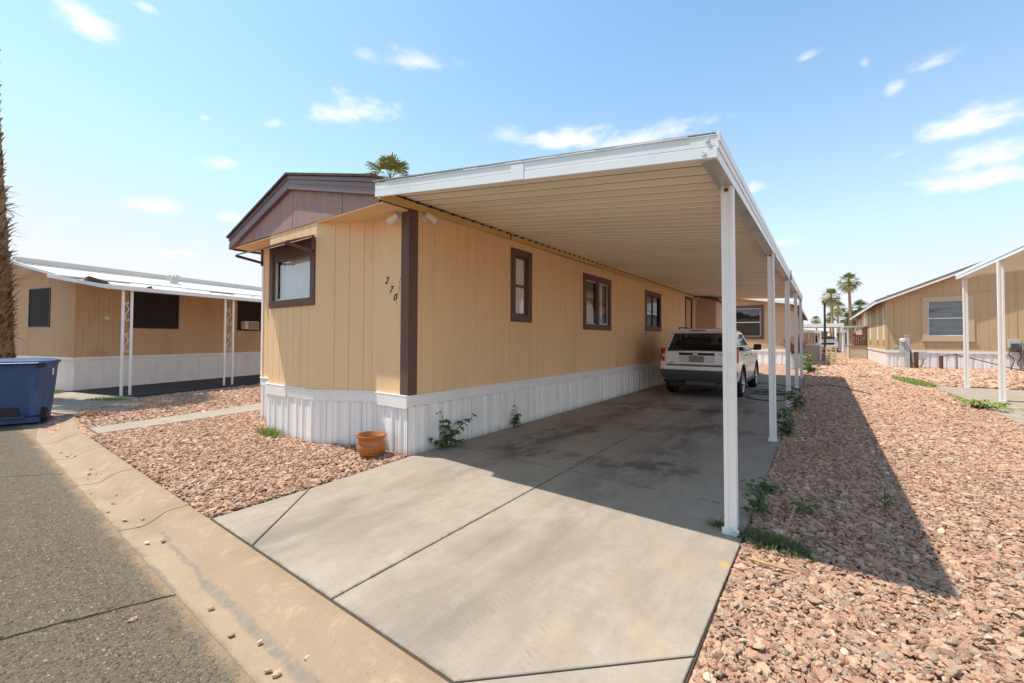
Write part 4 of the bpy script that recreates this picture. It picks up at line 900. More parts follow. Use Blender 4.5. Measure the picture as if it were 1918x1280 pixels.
mb = MB().tube([(-.37, -.40, 1.0), (.37, -.40, 1.0)], .014, 10); lb(mb, 'handle', M['bin'], smooth=True)
mb = MB(); mb.box(-.335, .335, -.27, .28, .0, .102); mb.box(-.24, .17, -.345, -.265, .095, .125); lb(mb, 'base', M['bin'], bevel=.008)
mb = MB(); mb.loft([[(-.16, -.316, .13), (.10, -.316, .13), (.07, -.322, .27), (-.13, -.322, .27)], [(-.16, -.29, .13), (.10, -.29, .13), (.07, -.29, .27), (-.13, -.29, .27)]]); lb(mb, 'axle_recess', M['black'])
mb = MB(); mb.loft([[(.20, -.312, .12), (.35, -.300, .12), (.365, -.318, .55), (.27, -.334, .55), (.22, -.33, .50)], [(.20, -.28, .12), (.34, -.28, .12), (.35, -.29, .55), (.27, -.29, .55), (.22, -.29, .50)]]); lb(mb, 'wheel_housing', M['bin'], bevel=.02)
for sx in (-1, 1):
    mb = MB().lathe([(.001, -.03), (.10, -.03), (.125, -.02), (.127, .02), (.10, .03), (.001, .03)], 28, (sx * .375, -.255, .125), 'x'); wl = lb(mb, 'wheel', M['rubber'], smooth=True)
    mb = MB().lathe([(.001, sx * .036), (.05, sx * .034), (.055, sx * .028)], 16, (sx * .375, -.255, .125), 'x'); lb(mb, 'hub', M['rust'], wl)
mb = MB().box(.409, .414, -.06, .02, .78, .90); lb(mb, 'sticker', M['offwhite'])

# loose stones in the gutter, twigs and a half-buried edging ring
def rock_mesh(seed, s):
    r = random.Random(seed); bm = bmesh.new(); bmesh.ops.create_icosphere(bm, subdivisions=1, radius=.5)
    ax = (1, .72, .5)
    for v in bm.verts:
        v.co *= .72 + .5 * r.random(); v.co = Vector((v.co.x * ax[0] * s, v.co.y * ax[1] * s, v.co.z * ax[2] * s))
    me = bpy.data.meshes.new('loose_stone'); bm.to_mesh(me); bm.free(); me.materials.append(M['rock']); return me
rk = [rock_mesh(i, .045) for i in range(5)]
gut = [(-3.83, .977), (-2.68, .898), (-2.36, .876), (-6.25, 1.02), (-5.07, .93), (-1.98, .885), (-1.93, .90), (-4.42, .99), (-4.30, .94), (-4.52, .90), (-5.3, .99), (-5.55, .86), (-6.35, .97), (-6.5, 1.01), (-6.15, .93), (-7.5, .95), (-7.6, .99), (-7.4, 1.0), (-2.9, .62), (-2.2, .94), (-3.9, .90), (-1.9, 1.02), (-4.85, .86), (-7.8, .93)]
for i, (x, y) in enumerate(gut):
    o = bpy.data.objects.new('loose_stone', rk[i % 5]); COL.objects.link(o); z = -.083 if y < .98 else -.075
    s = .5 + .55 * random.random() if i > 5 else .85; o.location = (x, y, z + .008); o.scale = (s, s, s); o.rotation_euler = (random.uniform(-.3, .3), 0, random.random() * 6)
    tag(o, 'small reddish stone lying loose in the dusty street gutter', 'stone', 'loose stones in the gutter')
for nm, lab, pts, r in (('twig', 'thick dry stick lying on the sunny pink gravel near the front carport post', [(-.36, 3.02, .03), (-.28, 2.98, .045), (-.2, 2.99, .04), (-.12, 3.01, .035)], .010), ('twig', 'thin straw-coloured stalk standing up in the shaded gravel behind the grass clump', [(-.2, 3.60, .03), (-.17, 3.70, .12), (-.15, 3.76, .17)], .005),
                       ('twig', 'long pale straw lying on the shaded gravel along the driveway edge', [(-.3, 6.6, .04), (-.05, 6.5, .05), (.15, 6.45, .045)], .006)):
    o = MB().tube(spline(pts, 4), r, 5).build(nm, M['twig'], smooth=True); tag(o, lab, 'stick')
o = MB().tube([(-.06 + .06 * math.cos(a), 3.46 + .02 * math.cos(a), .015 + .055 * math.sin(a)) for a in [PI * i / 14 for i in range(15)]], .008, 8).build('plastic_ring', M['steptrim'], smooth=True)
tag(o, 'half-buried grey plastic hoop sticking out of the shaded gravel', 'hoop')
o = MB().loft([[(2.63 + .11 * math.cos(a) * k, 12.62 + .12 * math.sin(a) * k, z) for a in [PI * i / 4 + .2 for i in range(8)]] for k, z in ((1, -.01), (1.05, .07), (.75, .14), (.3, .16))]).build('boulder', M['rust'], smooth=False); tag(o, 'dark brown rock among weeds at the edge of the right parking pad', 'rock')
# ================================================================== LEFT NEIGHBOUR (frame u along the long wall, v towards us)
LO = Vector((-15.58, 2.056, 0)); la = rad(15.2); LU = (-math.sin(la), math.cos(la), 0); LV = (math.cos(la), math.sin(la), 0)
lh = thing('mobile_home', 'brown ribbed mobile home with a white awning roof across the gravel plot', 'mobile home', tuple(LO))
fA = (tuple(LO), LU, LV); fE = ((LO.x - 4.0 * LV[0], LO.y - 4.0 * LV[1], 0), LV, (-LU[0], -LU[1], 0))  # long wall; end wall with s from the far corner (s=4 at our corner)
def LP(u, v, z): return (LO.x + LU[0] * u + LV[0] * v, LO.y + LU[1] * u + LV[1] * v, z)
RIB = [(0, 0), (.012, .007), (.040, .007), (.052, 0), (.105, 0)]
lw = {'B': (1.15, 2.43, 1.646, 2.70), 'C': (4.32, 5.75, 1.638, 2.70)}
zl = lambda s: 2.745 + .0
mb = MB(); panelled(mb, fA, 0, 13, .84, 2.80, [(a + .02, b - .02, c + .02, e - .02) for a, b, c, e in lw.values()], prof=RIB)
wa = (4 - 2.33, 4 - 1.22, 1.655, 2.725)
zend = lambda s: 2.80 + .155 * (4 - s) if s > 2 else 2.80 + .155 * s
panelled(mb, fE, 0, 4.0, .84, zend, [(wa[0] + .02, wa[1] - .02, wa[2] + .02, wa[3] - .02)], prof=RIB)
mb.build('wall', M['siding_left'], lh, fix=False)
mb = MB(); obox(mb, fA, -.03, .03, -.02, .014, .84, 2.78); mb.build('corner_trim', M['siding_left'], lh)
PN = [(0, 0), (.292, 0), (.296, -.006), (.304, -.006), (.308, 0), (.60, 0), (.604, -.012), (.612, -.012), (.616, 0)]
mb = MB(); panelled(mb, fA, 0, 13, -.05, .80, (), prof=PN); panelled(mb, fE, 0, 4.0, -.05, .80, (), prof=PN); mb.build('skirting', M['skirt_left'], lh, fix=False)
mb = MB(); obox(mb, fA, -.02, 13, .002, .03, .79, .86); obox(mb, fE, 0, 4.02, .002, .028, .79, .858); mb.build('skirting_band', M['white'], lh)
for k, fr, q in (('B', fA, lw['B']), ('C', fA, lw['C']), ('A', fE, wa)):
    mb = MB(); a, b, c, e = q
    obox(mb, fr, a, b, -.03, .018, c, c + .035); obox(mb, fr, a, b, -.03, .018, e - .035, e); obox(mb, fr, a, a + .035, -.03, .016, c + .035, e - .035); obox(mb, fr, b - .035, b, -.03, .016, c + .035, e - .035)
    wo = mb.build('window', M['black'], lh); mb = MB(); obox(mb, fr, a + .03, b - .03, -.012, .004, c + .03, e - .03); mb.build('sun_screen', M['screen'], wo)
    if k == 'C':
        mb = MB(); obox(mb, fr, 4.46, 5.0, .0, .22, 1.69, 1.98); ac = mb.build('window_air_conditioner', M['offwhite'], lh, bevel=.01)
        mb = MB()
        for i in range(9): obox(mb, fr, 4.58, 4.97, .221, .227, 1.715 + i * .027, 1.729 + i * .027)
        mb.build('grille', M['black'], ac)
mb = MB().lathe([(.001, 0), (.05, 0), (.06, .01), (.055, .03), (.001, .035)], 20, (0, 0, 0), 'x'); mb.v = [LP(.64 + y, x + .008, 1.91 + z) for x, y, z in mb.v]; mb.build('wall_lamp', M['offwhite'], lh, smooth=True)
# roof: low gable + awning sheet carried by two scroll posts
mb = MB(); rf_ = lambda v, z, t, u0=-.45, u1=13: None
def lroof(mb, pts, u0, u1, th):
    mb.hexa([LP(u0, pts[0][0], pts[0][1]), LP(u0, pts[1][0], pts[1][1]), LP(u1, pts[1][0], pts[1][1]), LP(u1, pts[0][0], pts[0][1]), LP(u0, pts[0][0], pts[0][1] + th), LP(u0, pts[1][0], pts[1][1] + th), LP(u1, pts[1][0], pts[1][1] + th), LP(u1, pts[0][0], pts[0][1] + th)])
lroof(mb, [(2.46, 2.505), (-.2, 2.90)], -.45, 13, .03); ro = mb.build('awning_roof', M['roof_left'], lh)
mb = MB(); lroof(mb, [(.05, 2.93), (-2.0, 3.36)], -.42, 13, .03); lroof(mb, [(-4.15, 2.93), (-2.0, 3.36)], -.42, 13, .028); mb.build('roof', M['roof_left'], lh)
mb = MB(); lroof(mb, [(-1.86, 3.40), (-2.0, 3.40)], -.44, 13, .13); mb.build('ridge_cap', M['alu'], lh)
mb = MB(); random.seed(5)
for i in range(22):  # lifted and patched sheets along the roof
    u = -.3 + i * .6 + random.random() * .2; v = random.choice([.2, .5, 1.0, 1.5, 2.0]); z = 2.505 + (2.46 - v) * .1485
    w = random.uniform(.5, 1.6); d = random.uniform(.1, .3)
    mb.hexa([LP(u, v, z + .031), LP(u + w, v, z + .031), LP(u + w, v - d, z + .05 + d * .15), LP(u, v - d, z + .05 + d * .15), LP(u, v, z + .04), LP(u + w, v, z + .04), LP(u + w, v - d, z + .07 + d * .15), LP(u, v - d, z + .07 + d * .15)])
mb.build('roof_patch', M['roof_left'], lh)
mb = MB(); lroof(mb, [(2.475, 2.500), (2.462, 2.500)], -.46, 13, .095)
lroof(mb, [(2.46, 2.495), (-.2, 2.89)], -.475, -.452, .085); lroof(mb, [(.06, 2.92), (-2.0, 3.35)], -.47, -.43, .07); mb.build('awning_fascia', M['fascia_metal'], lh)
mb = MB(); mb.hexa([LP(.45, 2.2, 2.575), LP(.62, 2.2, 2.575), LP(.62, 2.05, 2.6), LP(.45, 2.05, 2.6), LP(.47, 2.25, 2.68), LP(.5, 2.25, 2.60), LP(.6, 2.1, 2.62), LP(.47, 2.1, 2.66)])
mb.hexa([LP(-.3, 1.2, 2.72), LP(.15, 1.2, 2.72), LP(.15, 1.0, 2.75), LP(-.3, 1.0, 2.75), LP(-.32, 1.3, 2.87), LP(.1, 1.2, 2.78), LP(.12, 1.1, 2.80), LP(-.3, 1.1, 2.85)]); mb.build('torn_flashing', M['rust'], lh)
# turbine vent
c_ = LP(2.86, -1.0, 3.28); mb = MB().lathe([(.11, -.12), (.11, .02), (.16, .05), (.165, .12), (.13, .17), (.001, .19)], 20, c_); tv = mb.build('turbine_vent', M['alu'], lh, smooth=True)
mb = MB()
for i in range(14):
    a = 2 * PI * i / 14; mb.tube([(c_[0] + r * math.cos(a + t), c_[1] + r * math.sin(a + t), c_[2] + z) for r, z, t in ((.12, .03, 0), (.185, .07, .2), (.185, .12, .4), (.11, .18, .6))], .012, 5)
mb.build('fin', M['roof_left'], tv)
# scroll posts
for u0, u1 in ((-.135, .035), (2.29, 2.53)):
    mb = MB()
    for u in (u0, u1): mb.loft([[LP(u + du, 2.33 + dv, z) for du, dv in ((-.022, -.022), (.022, -.022), (.022, .022), (-.022, .022))] for z in (0, 2.54)])
    pp = mb.build('awning_post', M['white'], lh, bevel=.003)
    mb = MB(); um = (u0 + u1) / 2; hw = (u1 - u0) / 2 - .025
    for z0 in (.32, .98, 1.72):
        pts = []
        for i in range(13): a = PI * 1.6 - i * PI * 1.6 / 12; r = .75 * hw * (.35 + .65 * i / 12); pts.append((um - hw * .15 + r * math.cos(a + PI), z0 + .50 + r * math.sin(a + PI) * .9 + .0))
        pts += [(um + hw * .85 * math.cos(PI * t), z0 + .42 - .30 * t) for t in (.25, .5, .75)]
        for i in range(13): a = i * PI * 1.6 / 12; r = .75 * hw * (1 - .65 * i / 12); pts.append((um + hw * .15 - r * math.cos(a), z0 + .09 - r * math.sin(a) * .9))
        mb.tube([LP(u, 2.33, z) for u, z in pts], .007, 5)
    mb.build('scrollwork', M['white'], pp, smooth=True)
mb = MB(); mb.poly([LP(-.5, .02, -.024), LP(-.5, 2.75, -.024), LP(13, 2.75, -.024), LP(13, .02, -.024)]); mb.v = [(x, y, .006) for x, y, z in mb.v]; struct(mb.build('patio', M['blacktop']))
mb = MB(); slab(mb, [LP(-1.9, 2.6, 0)[:2], LP(-1.9, 5.0, 0)[:2], LP(-.95, 4.6, 0)[:2], LP(-.15, 3.0, 0)[:2], LP(-.2, .4, 0)[:2], LP(-1.6, .3, 0)[:2]], .012, .1, 0); struct(mb.build('apron', M['path']))

# ================================================================== RIGHT NEIGHBOUR
RY, RX = 29.3, 2.83
rh = thing('mobile_home', 'wide tan house with a low gable and pale trimmed window facing the gravel', 'house', (RX + 5, RY + 8, 0))
fG = ((RX, RY, 0), (1, 0, 0), (0, -1, 0)); fD = ((RX, RY + 22, 0), (0, -1, 0), (-1, 0, 0))
sl = .43
zg = lambda s: 3.46 + sl * s if s < 4.3 else 3.46 + sl * (8.6 - s)
gw_ = (1.375, 3.18, 1.39, 3.565)
sw = [(22 - (y - RY) - w, 22 - (y - RY) + w, 1.40, 3.40) for y, w in ((30.2, .20), (33.0, .24), (37.3, .28), (41.6, .38))]
mb = MB(); panelled(mb, fG, 0, 8.6, .80, zg, [(gw_[0] + .1, gw_[1] - .1, gw_[2] + .1, gw_[3] - .1)], .305, .012, .007)
panelled(mb, fD, 0, 22, .80, 3.46, [(a + .03, b - .03, c + .03, e - .03) for a, b, c, e in sw], .305, .012, .007)
mb.build('wall', M['siding_far'], rh, fix=False)
mb = MB(); obox(mb, fG, .02, 8.6, .002, .018, 3.72, 3.75); obox(mb, fG, .33, .36, .002, .016, .84, 3.4)
for s in (4.5, 5.4): obox(mb, fG, s, s + .03, .002, .016, .84, 4.6)
mb.build('wall_batten', M['siding_far'], rh)
SKR = [(0, 0), (.10, 0), (.105, -.035), (.19, -.035), (.195, 0), (.30, 0)]
mb = MB(); panelled(mb, fG, 0, 8.6, -.05, .76, (), prof=SKR); panelled(mb, fD, 0, 22, -.05, .76, (), pitch=1.2); mb.build('skirting', M['skirt'], rh, fix=False)
mb = MB(); obox(mb, fG, -.03, 8.6, .002, .04, .74, .86); obox(mb, fD, 0, 22.03, .002, .038, .74, .86); mb.build('skirting_band', M['white'], rh)
mb = MB(); obox(mb, fG, -.02, .10, .002, .02, .86, 3.40); obox(mb, fD, 21.9, 22.0, .002, .02, .86, 3.40); mb.build('corner_board', M['siding_far'], rh)
# roof with white fascia and grey shingles
mb = MB(); ov, fo = .42, .40
pr_ = [(RX - ov, 3.46 - sl * ov), (RX + 4.3, 3.46 + sl * 4.3), (RX + 8.6 + ov, 3.46 - sl * ov)]
mb.prism([(x, RY - fo, z + .03) for x, z in pr_] + [(x, RY - fo, z + .20) for x, z in reversed(pr_)], (0, 22.8, 0)); mb.build('roof', M['roof_grey'], rh)
mb = MB()
for A, B in zip(pr_, pr_[1:]): mb.prism([(A[0], RY - fo - .03, A[1] - .01), (B[0], RY - fo - .03, B[1] - .01), (B[0], RY - fo - .03, B[1] + .075), (A[0], RY - fo - .03, A[1] + .075)], (0, .028, 0))
mb.box(RX - ov - .02, RX - ov - .001, RY - fo - .03, RY + 22.4, pr_[0][1] - .01, pr_[0][1] + .10); mb.build('fascia', M['white'], rh)
# gable window with wide pale trim
wg = window(rh, fG, *gw_, .225, .045, 'trimtan', 'h', 'winwhite', None); wg['label'] = 'big gable window with wide tan trim and half-lowered slats'
mb = MB(); 
for i in range(30): obox(mb, fG, gw_[0] + .2, gw_[1] - .2, -.12, -.105, gw_[2] + .24 + i * .058, gw_[2] + .24 + i * .058 + .012)
mb.build('blind', M['winwhite'], wg); mb = MB(); obox(mb, fG, gw_[0] - .1, gw_[1] + .1, -.5, -.45, 1.3, 3.6); mb.build('backing', M['dark'], wg)
mb = MB(); obox(mb, fG, gw_[0] - .03, gw_[1] + .03, .002, .07, gw_[2] - .06, gw_[2] - .002); mb.build('window_sill', M['trimtan'], wg)
for q in sw:
    w_ = window(rh, fD, *q, .05, .02, 'winwhite', 'h', 'winwhite', 'dark', .06); mb = MB(); obox(mb, fD, q[0] - .02, q[1] + .02, .002, .08, q[2] - .14, q[2] - .03); mb.build('window_sill', M['siding_far'], w_)
mb = MB(); obox(mb, fD, 4.6, 5.4, .002, .03, .86, 3.05); dd = mb.build('door', M['winwhite'], rh); mb = MB(); obox(mb, fD, 4.72, 5.28, .031, .036, 1.1, 2.9); mb.build('door_glass', M['glass'], dd)
mb = MB(); obox(mb, fG, .30, .46, .002, .02, 1.0, 1.13); mb.build('vent_cover', M['utilbox'], rh)
# its carport: near corner over the parking pad
rc = thing('carport', 'white flat carport on square posts standing over the right parking pad', 'carport', (5.3, 13.5, 0))
mb = MB(); y = 7.0
o0 = 0; rows = []
while y < 18.05:
    for dy, up in ((0, 0), (.18, 0), (.183, .04), (.2, .04)): rows.append([(3.40, y + dy, 3.30 + up), (7.3, y + dy, 3.60 + up)])
    y += .2032
for r in rows: mb.v += r
for i in range(len(rows) - 1): mb.f.append((2 * i, 2 * i + 1, 2 * i + 3, 2 * i + 2))
mb.build('roof_pan', M['ceiling'], rc, fix=False)
mb = MB().hexa([(3.37, 6.95, 3.36), (7.3, 6.95, 3.66), (7.3, 18.07, 3.66), (3.37, 18.07, 3.36), (3.37, 6.95, 3.37), (7.3, 6.95, 3.67), (7.3, 18.07, 3.67), (3.37, 18.07, 3.37)]); mb.build('roof_sheet', M['fascia_metal'], rc)
mb = MB(); mb.box(3.345, 3.37, 6.95, 18.07, 3.225, 3.30); mb.box(3.335, 3.37, 6.95, 18.07, 3.304, 3.385); mb.hexa([(3.37, 18.05, 3.27), (7.3, 18.05, 3.57), (7.3, 18.075, 3.57), (3.37, 18.075, 3.27), (3.37, 18.05, 3.37), (7.3, 18.05, 3.67), (7.3, 18.075, 3.67), (3.37, 18.075, 3.37)]); mb.build('fascia', M['fascia_metal'], rc)
mb = MB().box(3.372, 3.60, 6.98, 18.04, 3.235, 3.298); mb.build('beam', M['white'], rc)
for x, yy in ((3.50, 17.9), (3.385, 14.42), (3.40, 8.0)):
    mb = MB(); mb.loft([[(px, py, z) for px, py in post_profile(x, yy, .048)] for z in (0, 3.24)]); p = mb.build('post', M['white'], rc)
    mb = MB().box(x - .055, x + .055, yy - .06, yy + .06, .004, .012); mb.build('base_bracket', M['fascia_metal'], p)
mb = MB()
for yy in (17.9, 14.42): mb.box(3.45, 7.2, yy - .012, yy + .012, .006, .022)
mb.build('ground_rail', M['trim'], rc)
# condenser and utility stubs by the gable wall
acu = thing('air_conditioner', 'grey square outdoor air conditioner with louvred sides beside the tan house wall', 'air conditioner', (7.98, 28.9, 0))
mb = MB(); mb.box(7.45, 8.5, 28.4, 29.2, .10, .14); mb.box(7.47, 8.48, 28.42, 29.18, 1.26, 1.32)
for x in (7.46, 8.44):
    for y in (28.41, 29.14): mb.box(x, x + .05, y, y + .05, .14, 1.26)
mb.build('casing', M['utilbox'], acu, bevel=.01)
mb = MB()
for i in range(16): mb.box(7.50, 8.45, 28.43, 29.16, .16 + i * .068, .20 + i * .068)
mb.build('louvre', M['condenser'], acu); mb = MB().box(7.54, 8.42, 28.48, 29.12, .14, 1.25); mb.build('coil', M['black'], acu)
mb = MB().box(7.4, 8.55, 28.35, 29.22, -.02, .10); mb.build('pad', M['path'], acu)
dis = thing('electrical_box', 'small grey disconnect box with dangling conduits on the tan wall by the outdoor air conditioner', 'electrical box', (7.2, 29.2, 1.3))
mb = MB().box(7.05, 7.42, 29.12, 29.285, 1.05, 1.42); mb.build('casing', M['utilbox'], dis, bevel=.01); mb = MB().box(7.12, 7.36, 29.06, 29.12, .95, 1.25); mb.build('cover', M['trim'], dis)
mb = MB().tube(spline([(7.15, 29.15, 1.0), (7.05, 29.1, .75), (7.2, 29.1, .5), (7.1, 29.1, .05)], 6), .022, 6); mb.tube(spline([(7.3, 29.15, 1.0), (7.42, 29.1, .7), (7.3, 29.1, .3), (7.45, 28.9, .12)], 6), .022, 6); mb.build('conduit', M['rust'], dis, smooth=True)
um = thing('utility_pedestal', 'tall weathered grey post with a round electric meter in front of the tan house', 'utility post', (3.47, 28.25, 0))
mb = MB().box(3.42, 3.60, 28.17, 28.33, -.03, 1.60); mb.box(3.40, 3.62, 28.15, 28.35, 1.60, 1.63); mb.build('post', M['post_grey'], um, bevel=.01)
mb = MB().box(3.22, 3.42, 28.19, 28.31, .78, 1.15); mb.box(3.24, 3.42, 28.20, 28.30, 1.18, 1.46); mb.build('meter_box', M['utilbox'], um, bevel=.01); mb = MB().lathe([(.10, 0), (.11, -.05), (.09, -.12), (.001, -.13)], 20, (3.33, 28.2, 1.38), 'y'); mb.build('meter', M['offwhite'], um, smooth=True)
mb = MB().hexa([(3.62, 28.2, -.03), (3.72, 28.2, -.03), (3.72, 28.3, -.03), (3.62, 28.3, -.03), (3.60, 28.2, .95), (3.66, 28.2, .85), (3.66, 28.3, .85), (3.60, 28.3, .95)]); mb.build('brace', M['rust'], um)
st = thing('utility_pedestal', 'short dark brown stake with a small grey box and a looped cable', 'utility post', (3.9, 28.8, 0))
mb = MB().box(3.82, 3.98, 28.74, 28.86, -.03, .80); mb.build('post', M['rust'], st); mb = MB().box(3.985, 4.26, 28.70, 28.86, .42, .84); mb.build('box', M['utilbox'], st, bevel=.01)
mb = MB().tube(spline([(3.70, 28.7, .32), (3.85, 28.62, .14), (4.0, 28.62, .10), (4.12, 28.66, .2), (4.14, 28.7, .45)], 6), .018, 6); mb.build('cable', M['hose'], st, smooth=True)
st = thing('pipe_stub', 'thick rusty pipe stub with a tap standing before the white ribbed skirting', 'pipe', (4.75, 28.6, 0))
mb = MB().lathe([(.075, -.03), (.075, .60), (.085, .605), (.085, .63), (.001, .64)], 16, (4.75, 28.6, 0)); mb.build('pipe', M['rust'], st, smooth=True)
mb = MB().tube(spline([(4.78, 28.58, .62), (5.0, 28.5, .68), (5.2, 28.4, .70), (5.35, 28.38, .68)], 5), .02, 6); mb.lathe([(.001, .0), (.06, .0), (.06, .03), (.001, .03)], 10, (5.2, 28.4, .73)); mb.build('tap', M['rust'], st, smooth=True)
st = thing('pipe_stub', 'thin upright brown rod beside the rusty pipe stub by the white skirting', 'rod', (5.24, 28.35, 0)); mb = MB().tube([(5.24, 28.35, -.03), (5.24, 28.35, .68)], .022, 6); mb.build('rod', M['rust'], st)
o = MB().tube(spline([(5.3, 28.35, .66), (5.7, 28.3, .55), (6.3, 28.3, .36), (6.9, 28.4, .16), (7.3, 28.6, .06), (7.5, 28.7, .05)], 8), .02, 6).build('cable', M['hose'], smooth=True); tag(o, 'black cable sagging from the brown rod along the white skirting to the air conditioner', 'cable')

# ================================================================== HOUSES BEHIND
bh = thing('mobile_home', 'tan house with a brown-framed gable window behind the carport posts and SUV', 'house', (-5, 36, 0))
BYY, BX = 27.5, -1.25
fb = ((-10.5, BYY, 0), (1, 0, 0), (0, -1, 0)); fbs = ((BX, BYY, 0), (0, 1, 0), (1, 0, 0))
zb_ = lambda s: 3.36 + .17 * (9.25 - s) if s > 4.6 else 3.36 + .17 * s
bw_ = (10.5 - 4.15, 10.5 - 2.50, 1.40, 3.345)
mb = MB(); panelled(mb, fb, 0, 9.25, .80, zb_, [(bw_[0] + .1, bw_[1] - .1, bw_[2] + .1, bw_[3] - .1)], .305, .012, .007); panelled(mb, fbs, 0, 24, .80, 3.36, (), .305, .012, .007); mb.build('wall', M['siding_far'], bh, fix=False)
mb = MB(); panelled(mb, fb, 0, 9.25, -.05, .74, (), prof=SKR); panelled(mb, fbs, 0, 24, -.05, .74, (), prof=SKR); mb.build('skirting', M['skirt'], bh, fix=False)
mb = MB(); obox(mb, fb, 0, 9.28, .002, .04, .72, .84); obox(mb, fbs, -.03, 24, .002, .038, .72, .84); mb.build('skirting_band', M['white'], bh)
mb = MB(); prb = [(-10.9, 3.30), (-5.9, 4.14), (BX + .38, 3.26)]
mb.prism([(x, BYY - .45, z + .02) for x, z in prb] + [(x, BYY - .45, z + .13) for x, z in reversed(prb)], (0, 24.5, 0)); mb.build('roof', M['roof_grey'], bh)
mb = MB()
for A, B in zip(prb, prb[1:]): mb.prism([(A[0], BYY - .48, A[1] - .02), (B[0], BYY - .48, B[1] - .02), (B[0], BYY - .48, B[1] + .14), (A[0], BYY - .48, A[1] + .14)], (0, .028, 0))
mb.box(prb[2][0] + .001, prb[2][0] + .02, BYY - .48, BYY + 24, prb[2][1] - .02, prb[2][1] + .13); mb.build('fascia', M['white'], bh)
wb2 = window(bh, fb, *bw_, .17, .03, 'brown', 'h', 'winwhite', None); mb = MB(); obox(mb, fb, bw_[0] + .15, bw_[1] - .15, -.2, -.15, 1.3, 3.4); mb.build('backing', M['dark'], wb2)
for y0 in (1.0, 3.2, 5.6, 8.5): window(bh, fbs, y0, y0 + .7, 1.6, 3.0, .06, .02, 'winwhite', 'h', 'winwhite', 'dark', .06)
# closet at the rear of the tan home, under the carport end
sh = thing('storage_closet', 'narrow pinkish tan storage closet with a plain door at the far end of the carport', 'shed', (-3.6, 18.6, 0))
fs = ((HX + .005, 17.66, 0), (1, 0, 0), (0, -1, 0)); mb = MB(); panelled(mb, fs, 0, .76, 0, lambda s: 3.06 - .24 * s, (), .406); fs2 = ((HX + .765, 17.66, 0), (0, 1, 0), (1, 0, 0)); panelled(mb, fs2, 0, 2.2, 0, 2.87, (), .406); mb.box(HX + .02, HX + .74, 19.8, 19.86, 0, 2.8); mb.build('wall', M['shed'], sh, fix=False)
mb = MB().hexa([(HX, 17.5, 3.07), (HX + .9, 17.5, 2.86), (HX + .9, 19.95, 2.86), (HX, 19.95, 3.07), (HX, 17.5, 3.10), (HX + .9, 17.5, 2.93), (HX + .9, 19.95, 2.93), (HX, 19.95, 3.10)]); mb.build('roof', M['brown'], sh)
mb = MB(); obox(mb, fs, .03, .05, .002, .02, .1, 2.66); obox(mb, fs, .19, .21, .002, .02, .1, 2.66); obox(mb, fs, .05, .19, .002, .02, 2.64, 2.66); mb.build('door', M['siding'], sh)
mb = MB().tube([(HX + .02, 17.6, 2.99), (HX + .09, 17.5, 2.96), (HX + .16, 17.42, 2.98)], .02, 8); mb.lathe([(.001, 0), (.05, 0), (.03, .1), (.001, .1)], 12, (HX + .17, 17.4, 2.93)); mb.lathe([(.001, 0), (.035, 0), (.035, .08), (.001, .08)], 10, (HX + .09, 17.48, 2.78)); mb.build('wall_lamp', M['offwhite'], sh, smooth=True)
# beige railed deck and its steps
dk = thing('deck', 'raised beige deck with a slatted white railing past the end of the carport', 'deck', (-.9, 34, 0))
mb = MB().box(-2.2, .05, 33.0, 36.5, -.03, 1.0); mb.build('deck_panel', M['beige'], dk)
mb = MB(); mb.box(-2.2, .09, 32.97, 33.03, 1.82, 1.90); mb.box(-2.2, .05, 32.97, 33.03, 1.04, 1.10); mb.box(.03, .09, 33.03, 36.4, 1.82, 1.90); ra = mb.build('railing', M['winwhite'], dk)
for i in range(14): 
    x = -2.1 + i * .155; mb = MB().box(x, x + .05, 32.98, 33.02, 1.10, 1.82); mb.build('baluster', M['pallet'] if i % 2 else M['winwhite'], ra)
mb = MB().box(.04, .12, 32.95, 33.05, .0, 1.93); mb.build('post', M['winwhite'], dk)
mb = MB(); mb.box(.13, .6, 34.2, 35.5, -.03, .25); mb.build('step', M['path'], dk); MB().box(.13, .6, 34.5, 35.5, .252, .5).build('step', M['path'], dk)
dk2 = thing('deck', 'low beige porch deck with thin white roof frame beside the tan house', 'deck', (2.2, 40, 0))
mb = MB().box(1.70, 2.80, 39.5, 44, -.03, .93); mb.build('deck_panel', M['beige'], dk2)
mb = MB().box(1.66, 2.80, 39.45, 44, .94, .99); mb.build('deck_top', M['path'], dk2)
MB().box(1.66, 1.76, 39.46, 39.56, 0, 2.36).build('post', M['winwhite'], dk2); MB().box(1.66, 1.72, 43.8, 43.9, .95, 2.35).build('post', M['winwhite'], dk2)
mb = MB(); mb.box(1.55, 2.80, 39.4, 44.2, 2.36, 2.40); mb.build('roof', M['winwhite'], dk2)
rb = thing('display_cabinet', 'small red painted cabinet with white framed windows standing on the low porch deck', 'cabinet', (2.25, 40.2, 1.0))
mb = MB().box(2.08, 2.55, 40.0, 40.4, .99, 1.68); mb.box(2.02, 2.6, 39.95, 40.45, 1.68, 1.75); mb.build('casing', M['redpaint'], rb, bevel=.02)
for (a, b, c, e) in ((2.12, 2.26, 1.08, 1.32), (2.12, 2.26, 1.38, 1.62), (2.34, 2.50, 1.08, 1.32), (2.34, 2.50, 1.38, 1.62)):
    mb = MB().box(a, b, 39.985, 39.999, c, e); p = mb.build('window', M['winwhite'], rb); mb = MB().box(a + .03, b - .03, 39.978, 39.984, c + .03, e - .03); mb.build('pane', M['lens'], p)
pl = thing('pallet_stack', 'stack of pale wooden pallets standing on the gravel lane', 'pallets', (.53, 29.4, 0))
